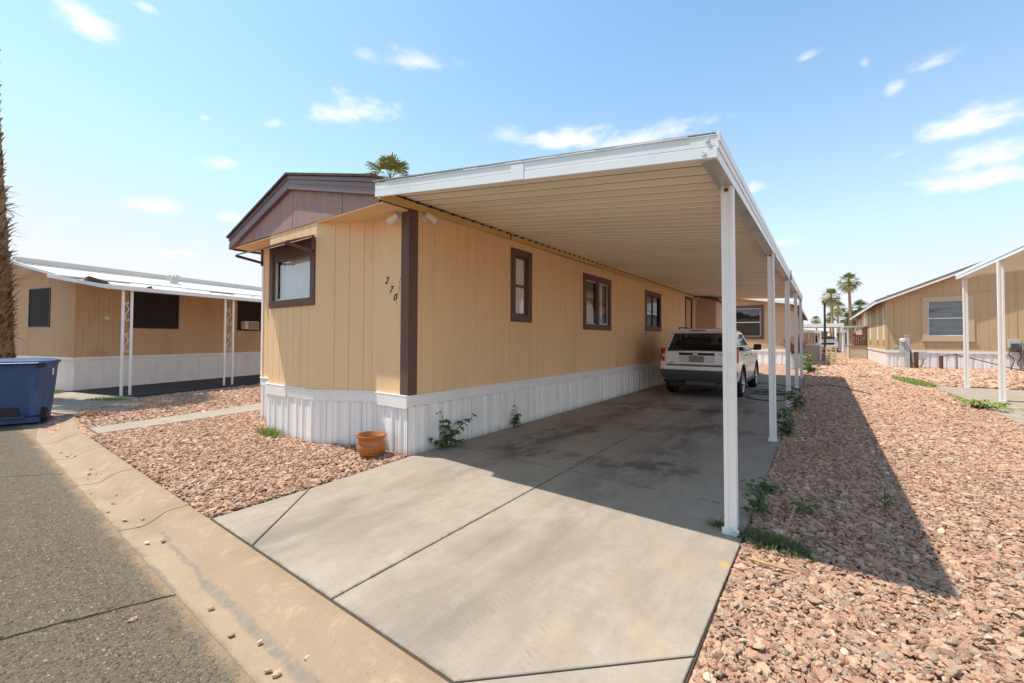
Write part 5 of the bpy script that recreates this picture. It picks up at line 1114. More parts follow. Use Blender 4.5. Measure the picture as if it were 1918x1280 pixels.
for k in range(7):
    z = .0 + k * .143; mb = MB()
    for i in range(2): mb.box(.30 + .0, .77, 29.1 + i * .62, 29.2 + i * .62, z + .115, z + .14); mb.box(.30, .77, 29.1 + i * .62, 29.2 + i * .62, z, z + .02)
    for x in (.30, .50, .71): mb.box(x, x + .065, 29.1, 29.82, z + .02, z + .115)
    mb.box(.30, .77, 29.3, 29.6, z + .115, z + .14); mb.build('pallet', M['pallet'], pl)
lp = thing('street_lamp', 'dark slim lamp pole with a double flat head past the pallets', 'lamp post', (.45, 49, 0))
mb = MB().lathe([(.14, -.05), (.14, .5), (.10, .55), (.085, 4.85), (.001, 4.87)], 14, (.45, 49, 0)); mb.build('pole', M['pole'], lp, smooth=True)
for sx in (-1, 1): mb = MB(); mb.box(.45 + sx * .02, .45 + sx * .22, 48.85, 49.15, 4.86, 4.98); mb.box(.45 + sx * .03, .45 + sx * .20, 48.86, 49.14, 4.70, 4.76); mb.build('lamp_head', M['pole'], lp)
# carport and pickup at the end of the lane
bc = thing('carport', 'distant white carport with a deep flat fascia sheltering a pale pickup', 'carport', (.5, 60, 0))
mb = MB().box(-3.2, 2.15, 58, 66, 2.86, 3.14); mb.box(-3.3, 2.2, 57.9, 58, 2.80, 3.18); mb.build('roof', M['white'], bc)
for x, y in ((2.0, 58.1), (2.0, 65), (-3, 58.1)): mb = MB().box(x, x + .16, y, y + .16, -.03, 2.86); mb.build('post', M['white'], bc)
fh = thing('mobile_home', 'distant low white home with a pale roof behind the pickup', 'house', (-2, 70, 0))
mb = MB().box(-9, .9, 67, 80, -.03, 2.4); mb.box(2.4, 9, 72, 84, -.03, 2.3); mb.build('wall', M['beige'], fh); mb = MB().prism([(-9.4, 66.5, 2.4), (1.2, 66.5, 2.4), (-4, 66.5, 3.0)], (0, 14, 0)); mb.prism([(2.1, 71.5, 2.3), (9.4, 71.5, 2.3), (5.7, 71.5, 3.0)], (0, 13, 0)); mb.build('roof', M['roof_left'], fh)
mb = MB().box(-.5, .6, 66.95, 66.99, 1.0, 1.9); mb.build('window', M['screen'], fh)
pk = thing('pickup_truck', 'pale pickup parked facing us under the distant carport', 'pickup', (.75, 58.6, 0))
def pb(x0, x1, y0, y1, z0, z1, nm, m, b=.04, par=pk):
    o = MB().box(x0, x1, y0, y1, z0, z1).build(nm, M[m], par, bevel=b); return o
mb = MB(); mb.loft([[(x, y, z) for x, z in ((-.17, .55), (1.67, .55), (1.70, .95), (1.55, 1.18), (-.05, 1.18), (-.20, .95))] for y in (58.3, 58.35)] + [[(x, y, z) for x, z in ((-.20, .5), (1.70, .5), (1.74, 1.0), (1.60, 1.25), (-.10, 1.25), (-.24, 1.0))] for y in (58.6, 60.0, 63.6)]); bo = mb.build('body', M['carpaint'], pk, smooth=True, bevel=.02)
mb = MB(); mb.loft([[(x, y, z) for x, y in ((-.10, a), (1.60, a), (1.60, 62.1), (-.10, 62.1))] for z, a in ((1.25, 59.7),)] + [[(.05, 60.4, 1.82), (1.45, 60.4, 1.82), (1.45, 61.9, 1.82), (.05, 61.9, 1.82)]]); mb.build('cab', M['carpaint'], pk, smooth=True)
mb = MB(); mb.poly([(-.02, 59.76, 1.28), (1.52, 59.76, 1.28), (1.40, 60.33, 1.77), (.10, 60.33, 1.77)]); mb.v = [(x, y - .012, z) for x, y, z in mb.v]; mb.build('windscreen', M['carglass'], pk)
pb(.15, 1.35, 58.27, 58.3, .82, 1.05, 'grille', 'truck_dark'); pb(-.2, 1.7, 58.15, 58.3, .50, .72, 'bumper', 'chrome')
for x in (-.12, 1.40): pb(x, x + .22, 58.26, 58.3, .85, 1.02, 'headlight', 'clearlamp', .01)
for x in (-.16, 1.44):
    for y in (59.1, 62.5): mb = MB().lathe([(.001, 0), (.28, 0), (.36, .03), (.36, .20), (.28, .23), (.001, .23)], 20, (x, y, .36), 'x'); mb.build('wheel', M['rubber'], pk, smooth=True)
# ================================================================== PALMS
def fan_leaf(mb, base, d, L, size, droop, rnd, nseg=13, wid=.05):
    """petiole from base along d, then a pleated fan of narrow segments whose tips hang"""
    d = Vector(d).normalized(); base = Vector(base)
    tip = base + d * L + Vector((0, 0, -droop * L * .35)); mid = base + d * L * .5
    side = d.cross(Vector((0, 0, 1)));
    if side.length < .05: side = Vector((1, 0, 0))
    side.normalize(); dd = (tip - mid).normalized(); up = side.cross(dd)
    for k in (-1, 1): mb.add([base - side * .03, base + side * .03, tip + side * .018, tip - side * .018], [(0, 1, 2, 3)])
    for i in range(nseg):
        a = rad(-78 + 156 * i / (nseg - 1)) + rnd.uniform(-.05, .05)
        v = dd * math.cos(a) + side * math.sin(a) + up * (.18 - .10 * abs(a)); v.normalize()
        l = size * (1 - .25 * abs(a) / 1.4) * rnd.uniform(.85, 1.1); s2 = v.cross(up).normalized() * size * wid
        p1 = tip + v * l * .55; p2 = tip + v * l * .85 + Vector((0, 0, -droop * l * .16)); p3 = tip + v * l * .98 + Vector((0, 0, -droop * l * .42))
        mb.add([tip, p1 - s2, p1 + s2, p2 - s2 * .7, p2 + s2 * .7, p3], [(0, 1, 2), (1, 3, 4, 2), (3, 5, 4)])
def palm(root, z, n=44, L=.75, size=.85, dead=16, tr=.17, base_r=.22, th=None, seed=1, bark='bark_far', lean=(0, 0), nseg=12):
    r = random.Random(seed)
    if th is None:
        pts = [(lean[0] * t * t, lean[1] * t * t, -.1 + (z + .1) * t) for t in [i / 10 for i in range(11)]]
        MB().tube(pts, [base_r * (1 - t / 10) + tr * t / 10 + (.08 if t == 0 else 0) for t in range(11)], 12).build('trunk', M[bark], root, smooth=True)
    top = Vector((lean[0], lean[1], z)); mb = MB()
    for i in range(n):
        az = i * 2.39996 + r.uniform(-.3, .3); el = rad(80 - 105 * (i / n) ** .85 + r.uniform(-8, 8))
        d = (math.cos(az) * math.cos(el), math.sin(az) * math.cos(el), math.sin(el))
        fan_leaf(mb, top + Vector((d[0], d[1], 0)) * .1, d, L * r.uniform(.8, 1.15), size * r.uniform(.85, 1.1), .3 + .8 * i / n, r, nseg)
    mb.build('crown', M['frond'], root, fix=False)
    mb = MB()
    for i in range(dead):
        az = i * 2.39996 + r.uniform(-.4, .4); el = rad(r.uniform(-80, -25)); d = (math.cos(az) * math.cos(el), math.sin(az) * math.cos(el), math.sin(el))
        fan_leaf(mb, top + Vector((0, 0, -.15)), d, L * r.uniform(.6, .9), size * r.uniform(.8, 1.05), 1.1, r, 9)
    if dead: mb.build('dead_fronds', M['deadfrond'], root, fix=False)
# far palms: three models, copied with their parts
lab = ['tallest distant fan palm rising just beside the tan house roof', 'second tallest distant fan palm standing right of the dark lamp pole', 'slim mid-height distant fan palm between the two tallest palms', 'small distant fan palm half hidden behind the trunk of the second tallest palm', 'thick-crowned distant fan palm leaning over the low roof edge of the tan house', 'low bushy distant fan palm left of the tallest trunk above the porch', 'low bushy distant fan palm tucked behind the tallest trunk, brown skirt below', 'tiny far-off fan palm crown above the distant white carport']
# x, y, crown height, scale
FP = [(3.36, 70, 9.0, 1.0), (1.49, 70, 7.2, .92), (2.25, 79, 6.15, .86), (1.55, 88, 5.1, .74), (4.35, 71.5, 5.6, .95), (3.0, 72, 4.15, .85), (3.75, 74, 4.3, .92), (-.27, 92, 4.85, .66)]
protos = []
for i, (x, y, z, s) in enumerate(FP):
    root = thing('palm_tree', lab[i], 'palm tree', (x, y, 0), i * 1.7, 'fan palms on the skyline')
    palm(root, z / s, 40, .70, .78, 18 if i in (1, 2, 5, 6) else 12, .13, .24, seed=20 + i, lean=(random.uniform(-.2, .2), random.uniform(-.2, .2)))
    # parts were written in local coordinates
    for ch in root.children: ch.matrix_parent_inverse = Matrix.Identity(4)
    root.scale = (s, s, s)
pb_ = thing('palm_tree', 'green fan palm crown showing above the brown roof ridge of the near tan mobile home', 'palm tree', (-26.2, 20, 0))
palm(pb_, 13.55, 25, .95, 1.3, 8, .17, .26, seed=77, nseg=15)
for ch in pb_.children: ch.matrix_parent_inverse = Matrix.Identity(4)
# the shaggy palm at the left edge
pt = thing('palm_tree', 'shaggy thick brown palm trunk behind the blue recycling bin at the left edge', 'palm tree', (-14.85, .76, 0))
r = random.Random(11)
prof_ = [(0, .44), (.5, .38), (1.2, .365), (2.2, .36), (3.2, .34), (4.5, .30), (6.5, .265), (9, .24), (12.5, .22)]
cxl = lambda z: (-14.85 - .012 * z * z, .66 - .033 * z)
bm = bmesh.new(); rings = []; nseg = 40; zz = 0
while zz < 12.5:
    rr = np.interp(zz, [p[0] for p in prof_], [p[1] for p in prof_]); c = cxl(zz)
    rings.append([bm.verts.new((c[0] + (rr + r.uniform(-.018, .018)) * math.cos(2 * PI * k / nseg), c[1] + (rr + r.uniform(-.018, .018)) * math.sin(2 * PI * k / nseg), zz - .1)) for k in range(nseg)]); zz += .07
for A, B in zip(rings, rings[1:]):
    for k in range(nseg): bm.faces.new((A[k], A[(k + 1) % nseg], B[(k + 1) % nseg], B[k]))
me = bpy.data.meshes.new('trunk'); bm.to_mesh(me); bm.free(); me.materials.append(M['bark']); o = bpy.data.objects.new('trunk', me); COL.objects.link(o); adopt(o, pt)
mb = MB()
def boot(z, az, l, w, out, curl):
    rr = np.interp(z, [p[0] for p in prof_], [p[1] for p in prof_]); c = cxl(z); n = Vector((math.cos(az), math.sin(az), 0)); t = Vector((-n.y, n.x, 0)); p = Vector((c[0], c[1], z)) + n * (rr - .02)
    pts = []
    for i in range(6):
        s = i / 5; ww = w * (1 - .75 * s) * (1 + .3 * math.sin(s * 3)); q = p + Vector((0, 0, 1)) * l * s * (1 - curl * s) + n * out * s * s + t * curl * .06 * s * s
        pts.append((q - t * ww / 2, q + n * .022 * (1 - s), q + t * ww / 2))
    vs = [v for tr_ in pts for v in tr_]; fs = []
    for i in range(5):
        for k in (0, 1): fs.append((i * 3 + k, i * 3 + k + 1, i * 3 + 4 + k, i * 3 + 3 + k))
    mb.add(vs, fs)
for i in range(1500):
    z = .15 + 8.5 * r.random() ** 1.25
    shag = 1 if 1.3 < z < 4.6 else .45
    boot(z, r.random() * 2 * PI, r.uniform(.16, .36), r.uniform(.06, .16), r.uniform(.03, .20) * shag, r.uniform(-.1, .5))
for i in range(150):
    z = r.uniform(1.2, 4.8); boot(z, r.random() * 2 * PI, r.uniform(.16, .30), r.uniform(.03, .07), r.uniform(.18, .36), r.uniform(.6, 1.5))
o = mb.build('leaf_bases', M['boot'], pt, fix=False, smooth=True, sharp=60)
r2 = thing('x', 'x', 'x'); bpy.data.objects.remove(r2)
sub = MB(); top = Vector((*cxl(12.4), 12.4))
for i in range(44):
    az = i * 2.39996; el = rad(80 - 110 * (i / 44) + r.uniform(-8, 8)); d = (math.cos(az) * math.cos(el), math.sin(az) * math.cos(el), math.sin(el))
    fan_leaf(sub, top, d, .8 * r.uniform(.8, 1.1), .85 * r.uniform(.85, 1.1), .3 + .7 * i / 44, r, 13)
sub.build('crown', M['frond'], pt, fix=False)

# ================================================================== SMALL PLANTS
def leaflet(mb, p, d, l, w, nrm, sag=.25):
    d = Vector(d).normalized(); s = d.cross(nrm).normalized(); p = Vector(p); up = Vector(nrm)
    a = p + d * l * .35 + up * l * .04; b = p + d * l * .7 - up * l * sag * .3; c = p + d * l - up * l * sag
    mb.add([p, a - s * w / 2 - up * w * .12, a, a + s * w / 2 - up * w * .12, b - s * w * .4 - up * w * .1, b, b + s * w * .4 - up * w * .1, c], [(0, 1, 2), (0, 2, 3), (1, 4, 5, 2), (2, 5, 6, 3), (4, 7, 5), (5, 7, 6)])
def weed(label, base, stems, leafm='leaf', size=.07, nl=5, seed=0, cat='weed', name='weed', wide=.42):
    r = random.Random(seed); root = thing(name, label, cat, base); B = Vector(base); st = MB(); lf = MB()
    for (dx, dy, h, k) in stems:  # end offset, height, leaf clusters
        pts = spline([B, B + Vector((dx * .35, dy * .35, h * .55)), B + Vector((dx, dy, h))], 6); st.tube(pts, .0045, 5)
        for j in range(k):
            t = .25 + .75 * (j + 1) / k; p = pts[min(len(pts) - 1, int(t * (len(pts) - 1)))]; az0 = r.random() * 6.28
            q = Vector(p) + Vector((math.cos(az0), math.sin(az0), .5)) * size * .5; st.tube([p, q], .0025, 4)
            for m in range(nl):
                az = az0 + (m - (nl - 1) / 2) * (2.6 / nl); d = Vector((math.cos(az), math.sin(az), r.uniform(-.35, .25)))
                leaflet(lf, q, d, size * r.uniform(.8, 1.25), size * wide, Vector((0, 0, 1)) + Vector((r.uniform(-.3, .3), r.uniform(-.3, .3), 0)), r.uniform(.2, .6))
    st.build('stem', M['stem'], root); lf.build('leaves', M[leafm], root, fix=False); return root
weed('bushy dark weed with hand-shaped leaves growing against the white skirting near the front corner', (-3.90, 3.86, 0), [(.0, -.05, .42, 4), (.06, .02, .34, 4), (.14, .25, .30, 5), (.10, .12, .16, 5), (.02, -.16, .12, 4), (.16, .06, .08, 5), (.05, .05, .13, 5), (.12, .40, .34, 3)], seed=1, size=.085)
weed('small upright weed against the white skirting further back beside the driveway', (-3.91, 5.42, 0), [(.02, .02, .30, 4), (.04, -.04, .12, 4), (.03, .06, .10, 4), (.06, 0, .20, 3)], seed=2, size=.075)
weed('low leafy vine sprawling over the shaded driveway edge behind the first carport post', (-.40, 4.45, .02), [(-.16, .03, .04, 3), (-.07, .04, .07, 5), (.04, .0, .06, 5), (.11, .03, .05, 4), (-.02, .06, .08, 5), (-.03, -.04, .04, 4)], seed=3, size=.048, nl=3, wide=.75)
weed('upright leafy creeper on the driveway edge just behind the grass clump', (-.40, 3.86, .02), [(-.12, .05, .10, 4), (-.03, .05, .20, 6), (.03, -.08, .12, 6), (.0, .1, .10, 5), (-.06, -.14, .06, 5)], seed=4, size=.045, nl=3, wide=.75)
weed('tiny green sprig alone in the shaded gravel beside the leafy creepers', (-.10, 4.10, .02), [(.03, .0, .07, 3), (-.05, .03, .05, 3)], seed=5, size=.06, nl=3, wide=.6)
weed('tall leafy creeper climbing from the driveway edge near the second carport post', (-.40, 7.35, .02), [(-.05, .0, .28, 6), (-.16, -.1, .16, 5), (.04, .15, .30, 6), (.02, -.15, .18, 6), (-.02, .3, .36, 5), (0, -.3, .08, 6)], seed=6, size=.075, nl=3, wide=.75)
weed('trailing leafy creeper by the base of the third carport post', (-.38, 9.9, .02), [(-.08, .1, .30, 5), (-.02, .4, .36, 6), (.08, .2, .22, 5), (-.1, .6, .42, 5), (.06, -.25, .14, 5), (.1, .8, .2, 5)], seed=7, size=.09, nl=3, wide=.75)
weed('sparse sapling of thin stems standing in the sunny gravel right of the carport shade', (.42, 4.55, .02), [(.0, .02, .16, 4), (.04, .0, .10, 3), (-.03, .02, .08, 3)], seed=8, size=.04, nl=3)
weed('straggly green weeds around the dark rock on the edge of the right pad', (2.66, 12.55, .02), [(.25, -.3, .12, 6), (-.2, .2, .14, 6), (.3, .15, .1, 6), (-.1, -.25, .16, 6), (.1, .5, .1, 5), (.35, -.5, .08, 6), (-.3, .6, .06, 4)], 'grasslit', .10, 4, 9)
weed('yellow-green shrub at the foot of the last carport post', (-.42, 21.5, 0), [(.05, .1, .85, 8), (.14, 0, .6, 7), (-.08, .1, .7, 7), (.16, .12, .42, 6), (.06, -.12, .75, 6)], 'yellowleaf', .12, 4, 10, 'shrub', 'shrub')
weed('dark green shrub at the gravel edge below the yellow-green shrub', (-.36, 20.9, 0), [(.1, .1, .45, 8), (.25, -.1, .35, 8), (-.1, .1, .5, 8), (.3, .2, .2, 7), (.12, -.2, .3, 7), (-.05, -.3, .35, 7)], 'leaf', .12, 4, 12, 'shrub', 'shrub')
def strap_plant(label, base, n, h, matk, seed, pot_h=.5):
    r = random.Random(seed); root = thing('potted_plant', label, 'potted plant', base); B = Vector(base)
    MB().lathe([(.001, 0), (.20, 0), (.27, pot_h), (.29, pot_h), (.29, pot_h + .04), (.24, pot_h + .04), (.22, pot_h - .04), (.001, pot_h - .04)], 24, base).build('pot_body', M['utilbox'], root, smooth=True); mb = MB()
    for i in range(n):
        az = r.random() * 6.28; out = r.uniform(.1, .75) * h; d = Vector((math.cos(az), math.sin(az), 0)); s = Vector((-d.y, d.x, 0)); p = B + Vector((0, 0, pot_h)) + d * .05; pr__ = None; hh = h * r.uniform(.6, 1)
        q = [p + d * out * t + Vector((0, 0, hh * (t - .45 * t * t * (out / h)))) for t in (0, .35, .7, 1)]; ws = (.035, .045, .03, .003)
        for (a, wa_), (b, wb_) in zip(zip(q, ws), list(zip(q, ws))[1:]): mb.add([a - s * wa_, a + s * wa_, b + s * wb_, b - s * wb_], [(0, 1, 2, 3)])
    mb.build('leaves', M[matk], root, fix=False); return root
strap_plant('bronze strap-leaved plant in a grey pot behind the far carport posts', (-.95, 24.3, 0), 70, 1.15, 'bronze', 4, .68)
def tuft(label, area, n, h, matk, seed, cat='grass', flat=0, name='grass_clump', wmax=.004):
    r = random.Random(seed); mb = MB()
    for i in range(n):
        x, y = area(r); az = r.random() * 6.28; l = h * r.uniform(.5, 1.15); out = l * r.uniform(.15, .5 + flat); d = Vector((math.cos(az), math.sin(az), 0)); s = Vector((-d.y, d.x, 0)) * r.uniform(.4, 1) * wmax; p = Vector((x, y, -.01)); z = l * r.uniform(.35 if flat else .6, 1) * (1 - .55 * min(1, flat))
        a, b, c = p + d * out * .3 + Vector((0, 0, z * .6)), p + d * out * .7 + Vector((0, 0, z * .95)), p + d * out * 1.1 + Vector((0, 0, z * (.9 if not flat else .55)))
        mb.add([p - s, p + s, a + s, a - s, b + s * .7, b - s * .7, c], [(0, 1, 2, 3), (3, 2, 4, 5), (5, 4, 6)])
    o = mb.build(name, M[matk], fix=False); return tag(o, label, cat)
def ell(cx_, cy, rx, ry, rot=0, pw=.6):
    def f(r):
        a = r.random() * 6.28; k = r.random() ** pw; x, y = rx * k * math.cos(a), ry * k * math.sin(a); c, s = math.cos(rot), math.sin(rot); return cx_ + x * c - y * s, cy + x * s + y * c
    return f
tuft('matted dark green grass sprawling on the gravel at the front carport post', ell(-.27, 3.38, .22, .09, -.25), 900, .135, 'grass', 1, flat=.8, wmax=.0035)
tuft('sparse dry grass wisps around the base of the front carport post on the concrete', ell(-.60, 3.47, .09, .05), 90, .10, 'grass', 2, flat=.5)
tuft('bright grass tuft at the foot of the white skirting under the bay window', ell(-6.35, 2.80, .30, .09, .0), 420, .15, 'grasslit', 3, flat=.2)
tuft('long bright green grass patch in the gravel strip in front of the tan house', ell(2.45, 18.9, .28, 1.8, .12), 2600, .16, 'grasslit', 4, flat=.35, wmax=.008)
tuft('small faint grass patch in the gravel strip left of the long green patch', ell(1.35, 20.2, .2, .5, .1), 500, .12, 'grasslit', 5, flat=.35, wmax=.008)
tuft('thin row of dry grass along the edge of the right parking pad', ell(2.66, 14.2, .06, 1.5, 0), 500, .10, 'grasslit', 6, flat=.4, wmax=.006)
tuft('grass fringe on the kerb apron between the bin and the scrollwork post', ell(-12.6, 2.2, .5, .15, .6), 500, .10, 'grasslit', 7, flat=.4, wmax=.006)
tuft('yellow-green lawn scrap beside the white skirting behind the blue bin', ell(-15.3, 1.55, .45, .2, .3), 900, .10, 'grasslit', 8, flat=.4, wmax=.006)
tuft('dark heap of dead leaves on the gutter beside the blue bin', ell(-10.4, 1.62, .30, .16, .4), 700, .12, 'boot', 9, 'leaves', flat=.6, name='leaf_litter', wmax=.012)

# ================================================================== GRAVEL (uncountable crushed rock, one object)
def in_poly(x, y, P_):
    ins = np.zeros(len(x), bool); n = len(P_)
    for i in range(n):
        (x0, y0), (x1, y1) = P_[i], P_[(i + 1) % n]
        c = ((y0 > y) != (y1 > y)) & (x < (x1 - x0) * (y - y0) / ((y1 - y0) if y1 != y0 else 1e-9) + x0); ins ^= c
    return ins
rng = np.random.default_rng(5); PX_, SX_ = [], []
def fill(poly, dens, s0, s1, seed=0):
    xs = [p[0] for p in poly]; ys = [p[1] for p in poly]; A = (max(xs) - min(xs)) * (max(ys) - min(ys)); n = int(A * dens)
    x = rng.uniform(min(xs), max(xs), n); y = rng.uniform(min(ys), max(ys), n); k = in_poly(x, y, poly); x, y = x[k], y[k]
    s = rng.lognormal(-.10, .46, len(x)) * .5 * (s0 + s1); s = np.clip(s, s0 * .38, s1 * 1.9)
    PX_.append(np.stack([x, y, rng.uniform(-.014, .010, len(x)) - .002], 1)); SX_.append(s)
fill([(-.425, 1.27), (2.3, 1.27), (2.70, 4), (2.70, 7), (-.425, 7)], 5000, .0205, .031)
fill([(2.3, 1.27), (2.7, 1.27), (2.7, 4)], 4200, .0205, .031)
fill([(-.425, 7), (2.70, 7), (2.72, 12), (-.425, 12)], 2500, .028, .039)
fill([(-.425, 12), (2.72, 12), (2.74, 17.9), (-.425, 19.2)], 1000, .039, .053)
fill([(-.425, 19.3), (2.74, 17.9), (9, 17.9), (9, 29), (2.7, 29.2), (2.7, 40), (-1.0, 40), (-1.0, 27)], 210, .065, .095)
fill([(-8.33, 1.27), (-3.83, 1.27), (-3.86, 2.05), (-3.94, 3.29), (-4.72, 3.29), (-5.39, 2.91), (-6.75, 2.91), (-7.42, 3.29), (-7.86, 3.29), (-9.15, 6.5), (-8.72, 4.6), (-8.57, 3.2), (-8.43, 2.2)], 3600, .0235, .034)
fill([(-9.02, 1.36), (-9.15, 2.2), (-9.38, 3.2), (-9.68, 4.6), (-10.2, 7), (-10.9, 9.9), (-14.6, 9.9), (-13.45, 5.6), (-12.8, 3.2), (-12.2, 2.8), (-12.0, 1.9), (-11.3, 1.5)], 1600, .031, .043)
Pq = np.concatenate(PX_); Sq = np.concatenate(SX_); N = len(Pq)
me = bpy.data.meshes.new('gravel'); me.vertices.add(N); me.vertices.foreach_set('co', Pq.astype(np.float32).ravel())
rot = np.stack([rng.normal(0, .27, N), rng.normal(0, .27, N), rng.uniform(0, 6.283, N)], 1).astype(np.float32)
scl = np.stack([Sq * rng.uniform(.9, 1.35, N), Sq * rng.uniform(.6, 1.0, N), Sq * rng.uniform(.36, .70, N)], 1).astype(np.float32)
for nm, arr in (('rot', rot), ('scl', scl)):
    a = me.attributes.new(nm, 'FLOAT_VECTOR', 'POINT'); a.data.foreach_set('vector', arr.ravel())
me.materials.append(M['rock'])
gv = bpy.data.objects.new('gravel', me); COL.objects.link(gv); tag(gv, 'pink and tan crushed rock covering the plots around the driveway', 'gravel', None, 'stuff')
ng = bpy.data.node_groups.new('rock_scatter', 'GeometryNodeTree'); ng.interface.new_socket('Geometry', in_out='INPUT', socket_type='NodeSocketGeometry'); ng.interface.new_socket('Geometry', in_out='OUTPUT', socket_type='NodeSocketGeometry')
gi = ng.nodes.new('NodeGroupInput'); go = ng.nodes.new('NodeGroupOutput'); L = ng.links.new
g2i = ng.nodes.new('GeometryNodeGeometryToInstance')
for k in range(10):
    ic = ng.nodes.new('GeometryNodeMeshIcoSphere'); ic.inputs['Radius'].default_value = .5; ic.inputs['Subdivisions'].default_value = 1 if k % 2 else 2
    nz = ng.nodes.new('ShaderNodeTexNoise'); nz.noise_dimensions = '4D'; nz.inputs['W'].default_value = k * 7.3; nz.inputs['Scale'].default_value = 1.3; nz.inputs['Detail'].default_value = 0.5
    sb = ng.nodes.new('ShaderNodeVectorMath'); sb.operation = 'SUBTRACT'; sb.inputs[1].default_value = (.5, .5, .5); L(nz.outputs['Color'], sb.inputs[0])
    sc_ = ng.nodes.new('ShaderNodeVectorMath'); sc_.operation = 'SCALE'; sc_.inputs['Scale'].default_value = 1.15; L(sb.outputs[0], sc_.inputs[0])
    # facet: snap positions to a coarse voronoi cell for broken, angular faces
    sn = ng.nodes.new('ShaderNodeVectorMath'); sn.operation = 'SNAP'; sn.inputs[1].default_value = (.21, .21, .21)
    ps = ng.nodes.new('GeometryNodeInputPosition'); ad = ng.nodes.new('ShaderNodeVectorMath'); ad.operation = 'ADD'; L(ps.outputs[0], ad.inputs[0]); L(sc_.outputs[0], ad.inputs[1]); L(ad.outputs[0], sn.inputs[0])
    mxv = ng.nodes.new('ShaderNodeMix'); mxv.data_type = 'VECTOR'; mxv.inputs[0].default_value = .30; L(ad.outputs[0], mxv.inputs[4]); L(sn.outputs[0], mxv.inputs[5])
    sp = ng.nodes.new('GeometryNodeSetPosition'); L(ic.outputs[0], sp.inputs['Geometry']); L(mxv.outputs[1], sp.inputs['Position'])
    ss = ng.nodes.new('GeometryNodeSetShadeSmooth'); ss.inputs['Shade Smooth'].default_value = False; L(sp.outputs[0], ss.inputs[0])
    sm = ng.nodes.new('GeometryNodeSetMaterial'); sm.inputs['Material'].default_value = M['rock']; L(ss.outputs[0], sm.inputs[0]); L(sm.outputs[0], g2i.inputs[0])
ip = ng.nodes.new('GeometryNodeInstanceOnPoints'); L(gi.outputs[0], ip.inputs['Points']); L(g2i.outputs[0], ip.inputs['Instance']); ip.inputs['Pick Instance'].default_value = True
rv = ng.nodes.new('FunctionNodeRandomValue'); rv.data_type = 'INT'; 
for s in rv.inputs:
    if s.type == 'INT' and s.name == 'Max' and s.enabled: s.default_value = 9
    if s.type == 'INT' and s.name == 'Min' and s.enabled: s.default_value = 0
L([s for s in rv.outputs if s.type == 'INT'][0], ip.inputs['Instance Index'])
for nm, sock in (('rot', 'Rotation'), ('scl', 'Scale')):
    na = ng.nodes.new('GeometryNodeInputNamedAttribute'); na.data_type = 'FLOAT_VECTOR'; na.inputs['Name'].default_value = nm; L(na.outputs[0], ip.inputs[sock])
L(ip.outputs[0], go.inputs[0])
gv.modifiers.new('scatter', 'NODES').node_group = ng
print('rocks', N)

# ================================================================== SKY, SUN, CAMERA
SUN = Vector((-1.064, -.494, 2.62)).normalized(); el = math.asin(SUN.z); az = math.atan2(SUN.x, SUN.y)
W = bpy.data.worlds.new('World'); SC.world = W; W.use_nodes = True; t = W.node_tree; t.nodes.clear()
class WT(NT):
    def __init__(s): s.t = t; s.n = t.nodes
w = WT(); wo = t.nodes.new('ShaderNodeOutputWorld'); bg = t.nodes.new('ShaderNodeBackground'); t.links.new(bg.outputs[0], wo.inputs[0])
sky = t.nodes.new('ShaderNodeTexSky'); sky.sky_type = 'NISHITA'; sky.sun_disc = False; sky.sun_elevation = el; sky.sun_rotation = az; sky.altitude = 300; sky.air_density = SKY_AIR; sky.dust_density = SKY_DUST; sky.ozone_density = SKY_OZ
tc = t.nodes.new('ShaderNodeTexCoord'); nrm = t.nodes.new('ShaderNodeVectorMath'); nrm.operation = 'NORMALIZE'; t.links.new(tc.outputs['Generated'], nrm.inputs[0]); D = nrm.outputs[0]
sx = t.nodes.new('ShaderNodeSeparateXYZ'); t.links.new(D, sx.inputs[0]); dz = sx.outputs[2]
def wnoise(scale, detail, rough=.6, stretch=(1, 1, 1)):
    mp = t.nodes.new('ShaderNodeMapping'); t.links.new(D, mp.inputs[0]); mp.inputs[3].default_value = stretch
    n = t.nodes.new('ShaderNodeTexNoise'); t.links.new(mp.outputs[0], n.inputs['Vector']); n.inputs['Scale'].default_value = scale; n.inputs['Detail'].default_value = detail; n.inputs['Roughness'].default_value = rough; return n.outputs['Fac']
# hazy bright air low in the sky
haze = w.math('POWER', w.math('SUBTRACT', 1, w.math('MAXIMUM', dz, 0), clamp=True), HAZE_POW)
col = w.mix(1.0, sky.outputs[0], SKY_TINT, 'MULTIPLY')
mn = t.nodes.new('ShaderNodeVectorMath'); mn.operation = 'MINIMUM'; t.links.new(col, mn.inputs[0]); mn.inputs[1].default_value = (3.6, 3.6, 3.95)
col = w.mix(w.math('MULTIPLY', haze, HAZE_AMT, clamp=True), mn.outputs[0], HAZE_COL)
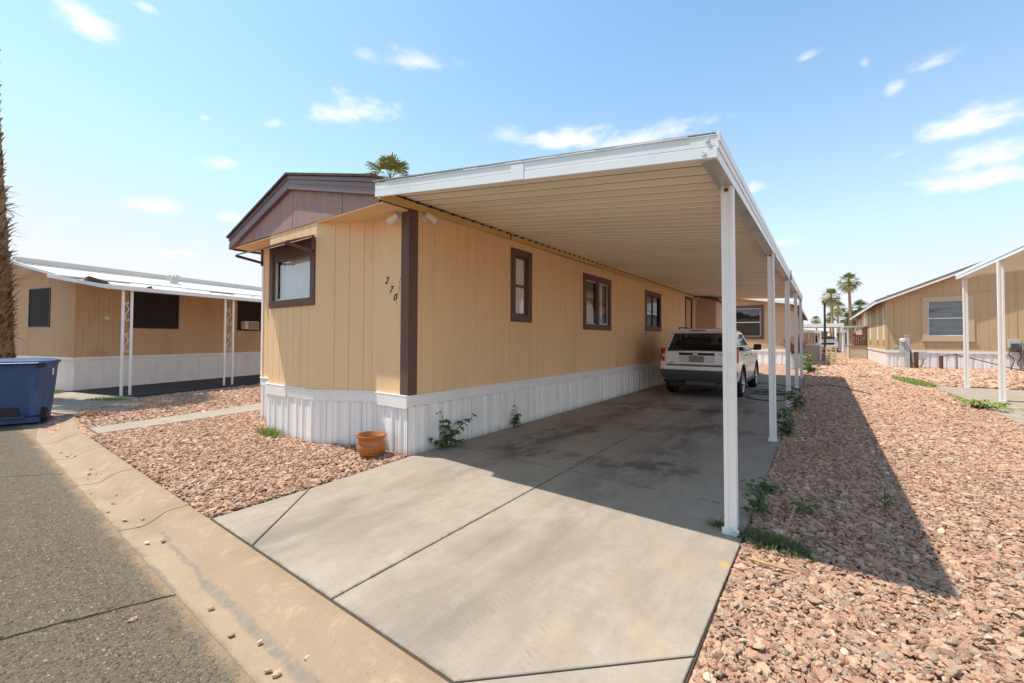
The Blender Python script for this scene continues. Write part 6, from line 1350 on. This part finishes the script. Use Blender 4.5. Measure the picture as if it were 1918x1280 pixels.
# small fair-weather clouds at their own bearings, plus large unseen fill banks
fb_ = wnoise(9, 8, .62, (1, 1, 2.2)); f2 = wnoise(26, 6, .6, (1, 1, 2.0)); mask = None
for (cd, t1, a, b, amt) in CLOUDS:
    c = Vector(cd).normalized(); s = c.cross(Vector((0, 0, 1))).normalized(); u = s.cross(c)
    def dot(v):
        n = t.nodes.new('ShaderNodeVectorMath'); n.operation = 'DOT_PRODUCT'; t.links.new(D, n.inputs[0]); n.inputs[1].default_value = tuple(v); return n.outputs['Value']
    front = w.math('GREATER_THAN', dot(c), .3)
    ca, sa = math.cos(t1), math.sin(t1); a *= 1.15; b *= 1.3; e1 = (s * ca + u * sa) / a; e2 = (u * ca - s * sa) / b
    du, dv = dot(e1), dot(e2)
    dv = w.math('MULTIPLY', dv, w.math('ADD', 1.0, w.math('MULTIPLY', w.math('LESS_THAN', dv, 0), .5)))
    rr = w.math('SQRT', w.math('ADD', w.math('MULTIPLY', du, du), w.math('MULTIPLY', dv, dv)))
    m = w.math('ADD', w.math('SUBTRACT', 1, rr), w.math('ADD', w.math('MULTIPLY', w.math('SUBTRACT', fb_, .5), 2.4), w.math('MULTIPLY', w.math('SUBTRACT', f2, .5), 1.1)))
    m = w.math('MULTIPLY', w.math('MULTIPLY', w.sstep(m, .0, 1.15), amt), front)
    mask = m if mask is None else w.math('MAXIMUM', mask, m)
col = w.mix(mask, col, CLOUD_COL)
t.links.new(col, bg.inputs[0]); bg.inputs[1].default_value = SKY_STR
sl_ = bpy.data.lights.new('sun', 'SUN'); sl_.energy = SUN_E; sl_.angle = rad(.53); sl_.color = SUN_COL; so = bpy.data.objects.new('sun', sl_); COL.objects.link(so); so.rotation_euler = SUN.to_track_quat('Z', 'Y').to_euler(); so.location = (0, 0, 30)
cam = bpy.data.cameras.new('camera'); co = bpy.data.objects.new('camera', cam); COL.objects.link(co); SC.camera = co
F_, YAW, PIT, ROL = 784.0, math.atan(575 / 784), .020, .004
f0 = Vector((-math.sin(YAW), math.cos(YAW), 0)); r0 = Vector((math.cos(YAW), math.sin(YAW), 0)); u0 = Vector((0, 0, 1))
fw = f0 * math.cos(PIT) + u0 * math.sin(PIT); up = u0 * math.cos(PIT) - f0 * math.sin(PIT)
rt = r0 * math.cos(ROL) + up * math.sin(ROL); up2 = up * math.cos(ROL) - r0 * math.sin(ROL)
mm = Matrix((rt, up2, -fw)).transposed().to_4x4(); mm.translation = (0, 0, 1.40); co.matrix_world = mm
cam.sensor_width = 36; cam.lens = F_ / 1918 * 36; cam.shift_y = (634 - F_ * math.tan(PIT) - 640) / 1918; cam.clip_start = .05; cam.clip_end = 3000
SC.view_settings.view_transform = 'Standard'; SC.view_settings.look = 'None'; SC.view_settings.exposure = EXPO; SC.view_settings.gamma = 1
SC.cycles.max_bounces = 8; SC.cycles.diffuse_bounces = 5; SC.cycles.transparent_max_bounces = 12; SC.cycles.sample_clamp_indirect = 8; SC.cycles.use_denoising = True
